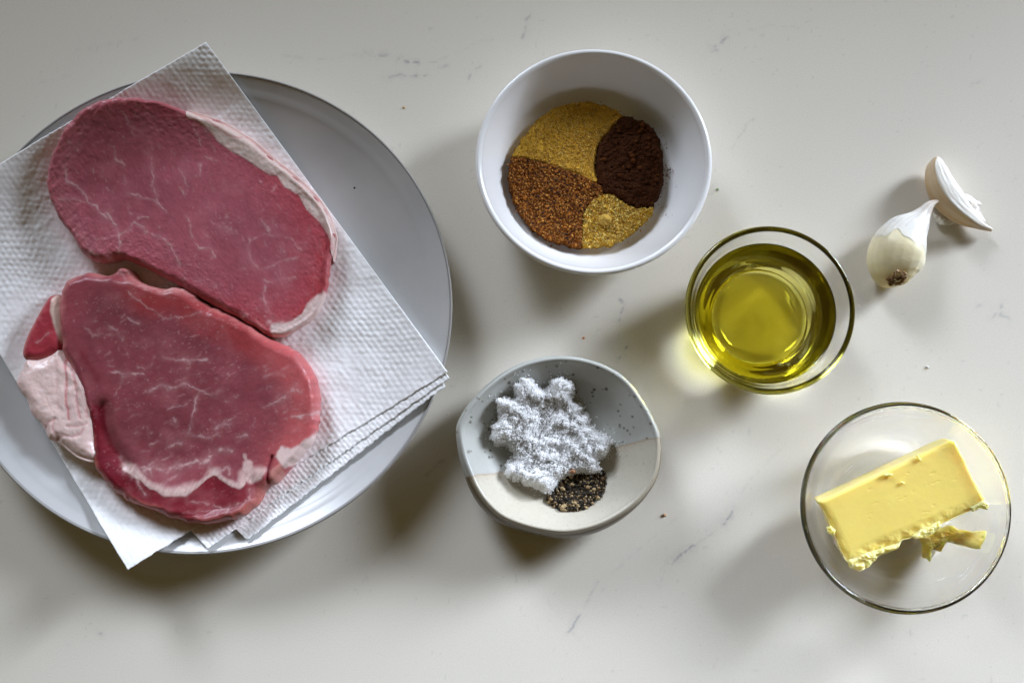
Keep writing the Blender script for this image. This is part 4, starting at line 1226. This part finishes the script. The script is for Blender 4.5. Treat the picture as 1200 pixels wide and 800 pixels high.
sh_o, _ = blob("butter_shaving", densify(SHAV, 5, 0.7, seed=9), Z7([(500, 500)])[0], lambda x, y: np.interp(np.hypot(x - BC[0], y - BC[1]), b_in[:, 0], b_in[:, 1]) + 0.0002, 0.0095, 0.003, M["butter"], None, 200, 60,
               lambda x, y, d: np.repeat([[0.93, 0.78, 0.24]], len(x), 0), lambda x, y, d: (0.002 * fbm(x * .12, y * .12, 3, 4)) * sstep(0, .002, d), 1.2, zmid=0.012, eq=0.5, under=0.9)
tag(sh_o, "ragged butter scrap lying beside the slab in the wide glass bowl", "butter scrap")


# ------------------------------------------------------------------ garlic
def Z6(pts):
    return [(980 + p[0] / 4.0, 160 + p[1] / 4.0) for p in pts]


def sweep(name, spine, mat, parent, colf, n=90, m=64, shape=None, disp=None, cap=True):
    """spine rows: px, py, z, half width (px of photo), half height (m)"""
    S = smooth_open(np.array(spine, float), n)
    x, y = P(S[:, 0], S[:, 1], S[:, 2])
    z = S[:, 2]
    tx, ty_ = np.gradient(x), np.gradient(y)
    L = np.hypot(tx, ty_) + 1e-9
    nx, ny = -ty_ / L, tx / L
    th = np.linspace(0, 2 * np.pi, m, endpoint=False)
    a = np.linspace(0, 1, n)
    A, T = np.meshgrid(a, th, indexing="ij")
    rad = np.ones_like(A) if shape is None else shape(A, T)
    w = S[:, 3][:, None] * 0.0005 * 0.97; h = S[:, 4][:, None]
    if disp is not None: rad = rad * (1 + disp(A, T))
    X = x[:, None] + nx[:, None] * w * rad * np.cos(T)
    Y = y[:, None] + ny[:, None] * w * rad * np.cos(T)
    Zz = np.maximum(z[:, None] + h * rad * np.sin(T), 0.0002)
    col = colf(A.ravel(), T.ravel())
    V = np.stack([X, Y, Zz], -1).reshape(-1, 3)
    F = [grid_faces(n, m, True)]
    V = np.vstack([V, [x[0], y[0], z[0]], [x[-1], y[-1], z[-1]]])
    k = n * m; j = np.arange(m); j2 = (j + 1) % m
    F.append(np.stack([np.full(m, k), j2, j], -1)); F.append(np.stack([np.full(m, k + 1), (n - 1) * m + j, (n - 1) * m + j2], -1))
    col = np.vstack([col, col[:1], col[-1:]])
    return build(name, V, F, mat, parent, col)


def g_px(pts):
    out = []
    for X_, Y_, z, w, h in pts:
        out.append((980 + X_ / 4.0, 160 + Y_ / 4.0, z, w / 4.0, h))
    return out


# lower clove: bulb, papery skin over its upper half, twisted neck, brown root plate
gx1, gy1 = P(1050, 302, 0.01)
G1 = thing("garlic_clove", "plump half peeled garlic clove with brown root end facing the oil bowl", "garlic clove", (gx1, gy1, 0), "loose garlic cloves on the counter")
FULL = g_px([(476, 303, .0165, 9, .0012), (440, 322, .0160, 20, .0026), (408, 362, .0148, 38, .0046), (380, 400, .0138, 64, .0074), (338, 452, .0133, 104, .0108), (302, 520, .0136, 131, .0132),
             (284, 580, .0132, 135, .0128), (278, 630, .0124, 118, .0114), (280, 668, .0116, 88, .0090), (284, 690, .0112, 62, .0062), (286, 700, .0110, 36, .0036)])
sp1 = FULL


def ridge_shape(A, T):
    return 1 + 0.05 * np.cos(3 * (T - 1.25)) + 0.02 * np.cos(5 * T + 1) + 0.006 * np.sin(19 * T + 3 * A)


def col_flesh(a, t):
    c = np.repeat(np.array([[0.85, 0.76, 0.50]]), len(a), 0)
    c = lerp(c, (0.87, 0.81, 0.60), sstep(0.0, 1.0, np.cos(t)))
    return lerp(c, (0.72, 0.60, 0.26), 0.7 * sstep(0.72, 0.98, a) + 0.15 * np.clip(np.sin(9 * t), 0, 1) * sstep(0.6, 0.9, a))


sweep("flesh", sp1, M["garlic"], G1, col_flesh, 90, 80, ridge_shape, lambda A, T: -0.14 * sstep(0.50, 0.25, A))
sk1 = [(q[0], q[1], q[2], q[3] * 1.006 + 0.08, q[4] * 1.006 + 0.00006) for q in FULL]


def pleat(A, T):
    return 0.07 * np.sin(T * 7 + 5 * A) * sstep(0.5, 0.05, A) + 0.013 * np.sin(T * 21 + 2 * A) * sstep(0.62, 0.2, A) + 0.012 * fbm(T * 3, A * 5, 8, 3)


def col_skin1(a, t):
    c = np.repeat(np.array([[0.84, 0.82, 0.78]]), len(a), 0)
    c = lerp(c, (0.62, 0.48, 0.36), 0.75 * sstep(0.34, 0.05, a) * (0.55 + 0.45 * np.sin(t * 7 + 5 * a)))
    c = lerp(c, (0.50, 0.36, 0.24), 0.6 * sstep(0.08, 0.0, a))
    c = lerp(c, (0.84, 0.80, 0.62), 0.6 * sstep(0.40, 0.60, a))
    return lerp(c, (0.62, 0.54, 0.44), 0.65 * np.clip(np.sin(t * 23 + 4 * a + 2 * fbm(a * 6, t * 2, 3, 2)), 0, 1) ** 4 * sstep(0.62, 0.3, a))


def skin_mesh(name, spine, mat, parent, colf, cut, n=120, m=96):
    """a sweep whose far rim follows cut(theta): the torn edge of the papery skin"""
    S = smooth_open(np.array(spine, float), 300)
    th = np.linspace(0, 2 * np.pi, m, endpoint=False)
    A = np.linspace(0, 1, n)[:, None] * cut(th)[None]
    T = np.repeat(th[None], n, 0)
    idx = A * 299
    g = lambda k: np.interp(idx, np.arange(300), S[:, k])
    px, py, z, w, h = g(0), g(1), g(2), g(3) * 0.0005 * 0.97, g(4)
    x, y = P(px, py, z)
    x0, y0 = P(S[:, 0], S[:, 1], S[:, 2])
    tx, ty_ = np.gradient(x0), np.gradient(y0); L = np.hypot(tx, ty_)
    nx = np.interp(idx, np.arange(300), -ty_ / L); ny = np.interp(idx, np.arange(300), tx / L)
    rad = ridge_shape(A, T) * (1 + pleat(A, T))
    X = x + nx * w * rad * np.cos(T); Y = y + ny * w * rad * np.cos(T); Zz = np.maximum(z + h * rad * np.sin(T), 0.0002)
    o = build(name, np.stack([X, Y, Zz], -1).reshape(-1, 3), grid_faces(n, m, True), mat, parent, colf(A.ravel(), T.ravel()))
    return o


def cut1(t):
    up = np.sin(t)
    e = 0.60 + 0.03 * np.cos(t) + 0.012 * np.sin(5 * t) + 0.008 * np.sin(11 * t)
    return np.clip(e - 0.075 * sstep(0.2, 0.5, np.cos(t - 1.15)) + 0.05 * sstep(-0.1, -0.8, np.sin(t)), 0.3, 0.8)


skin_mesh("papery_skin", sk1, M["skin"], G1, col_skin1, cut1)
rx1, ry1 = P(980 + 285 / 4, 160 + 664 / 4, 0.0206)
for k in range(70):
    a = rng.uniform(0, 2 * np.pi); q = math.sqrt(rng.uniform(0, 1))
    rim = q > 0.62
    lump((rx1 + 0.0052 * q * math.cos(a), ry1 + 0.0034 * q * math.sin(a), 0.0202 + 0.0050 * q * math.sin(a) - (0.0002 if rim else 0.0012)), rng.uniform(0.0005, 0.0011),
         [(0.24, 0.12, 0.04), (0.36, 0.21, 0.09), (0.46, 0.31, 0.16)][int(rng.integers(0, 3))] if rim else [(0.12, 0.055, 0.018), (0.20, 0.10, 0.035)][int(rng.integers(0, 2))],
         G1, "root_end", M["root"], 0.7, 1, 0.6)

# upper clove: wedge with a sharp ridge, papery tail
gx2, gy2 = P(1116, 228, 0.01)
G2 = thing("garlic_clove", "slim unpeeled garlic clove with sharp ridge and dry tail, touching the plump clove's neck", "garlic clove", (gx2, gy2, 0), "loose garlic cloves on the counter")
sp2 = g_px([(475, 97, .0100, 6, .0016), (471, 114, .0100, 26, .0046), (468, 155, .0098, 50, .0076), (486, 225, .0096, 66, .0098), (524, 290, .0094, 70, .0104), (574, 346, .0088, 58, .0092), (626, 386, .0080, 40, .0066), (680, 418, .0064, 19, .0032), (728, 438, .0055, 8, .0014)])
RIDGE = np.pi * 0.66


def wedge_shape(A, T):
    # a blunt ridge along the top, flatter flanks beside it
    k = np.abs(((T - RIDGE + np.pi) % (2 * np.pi)) - np.pi)
    left = ((T - RIDGE + np.pi) % (2 * np.pi)) - np.pi > 0
    f = 1.0 + 0.11 * np.exp(-(k / 0.30) ** 2) - np.where(left, 0.10, -0.03) * np.exp(-((k - 0.80) / 0.45) ** 2) + 0.02 * fbm(T * 2.2 + A * 2, A * 6, 12, 3)
    e = sstep(0.0, 0.12, A) * sstep(1.0, 0.80, A)
    return 1 + (f - 1) * e


def col_skin2(a, t):
    k = ((t - RIDGE + np.pi) % (2 * np.pi)) - np.pi
    c = np.repeat(np.array([[0.85, 0.82, 0.75]]), len(a), 0)
    right = sstep(-0.06, 0.06, k)
    c = lerp(c, (0.62, 0.37, 0.11), 0.98 * right * (0.70 + 0.30 * fbm(t * 5 + 0.8 * a, a * 1.5, 6, 3)))
    c = lerp(c, (0.62, 0.46, 0.30), 0.55 * np.exp(-(k / 0.05) ** 2) * sstep(0.35, 0.05, a))
    c = lerp(c, (0.62, 0.52, 0.42), 0.7 * sstep(0.78, 0.98, a) * (0.6 + 0.4 * np.sin(t * 8)))
    c = lerp(c, (0.55, 0.38, 0.22), 0.7 * sstep(0.05, 0.0, a))
    st = np.clip(np.sin(t * 21 + 5 * a), 0, 1) ** 5
    return lerp(c, (0.60, 0.48, 0.32), 0.28 * st)


sweep("skin", sp2, M["skin"], G2, col_skin2, 130, 110, wedge_shape, lambda A, T: 0.05 * np.sin(T * 6 + 6 * A) * sstep(0.75, 1, A) + 0.035 * fbm(T * 4 + A, A * 3.5, 4, 3) + 0.010 * np.sin(T * 15 + 5 * A))


def flap(name, poly6, zz, bend, parent, col, seed):
    o, _ = blob(name, Z6(poly6), tuple(np.mean(Z6(poly6), 0)), lambda x, y: np.full(np.shape(x), zz), 0.0007, 0.0006, M["skin"], parent, 120, 30,
                lambda x, y, d: np.repeat([col], len(x), 0) * (1 + 0.1 * np.sin((x + y) * 0.9))[:, None], lambda x, y, d: 0.0012 * fbm(x * .12, y * .12, seed, 3) + bend * np.clip(d / 0.004, 0, 1), 1.2, zmid=zz, eq=0.4, under=0.99)


flap("skin_flap", [(570, 262), (600, 268), (636, 282), (664, 300), (680, 318), (668, 334), (680, 362), (700, 402), (680, 410), (640, 392), (596, 356), (572, 310)], 0.0062, 0.0016, G2, (0.84, 0.79, 0.73), 5)
flap("skin_flap", [(452, 360), (470, 370), (520, 388), (560, 402), (545, 412), (505, 418), (485, 412), (465, 392)], 0.0030, 0.0008, G2, (0.84, 0.80, 0.70), 9)

# ------------------------------------------------------------------ crumbs on the counter
for (a, b, s_, lab, c) in ((684, 396, 0.0008, "tiny orange crumb on the counter between the white bowl and speckled dish", (0.55, 0.20, 0.06)),
                           (779, 603, 0.0010, "tiny peach crumb on the counter just right of the speckled dish", (0.66, 0.40, 0.24)),
                           (473, 126, 0.0008, "tiny orange crumb on the counter between the plate and white bowl", (0.60, 0.34, 0.10)),
                           (841, 222, 0.0008, "tiny green crumb on the counter just right of the white bowl", (0.35, 0.48, 0.24)),
                           (1087, 430, 0.0009, "tiny white crumb on the counter above the butter bowl", (0.80, 0.79, 0.74))):
    cx_, cy_ = P(a, b, 0.0004)
    o = lump((cx_, cy_, s_ * 0.4), s_, c, None, "crumb", M["grain"], 0.6, 1, 0.4)
    tag(o, lab, "crumb", "crumbs on the counter")
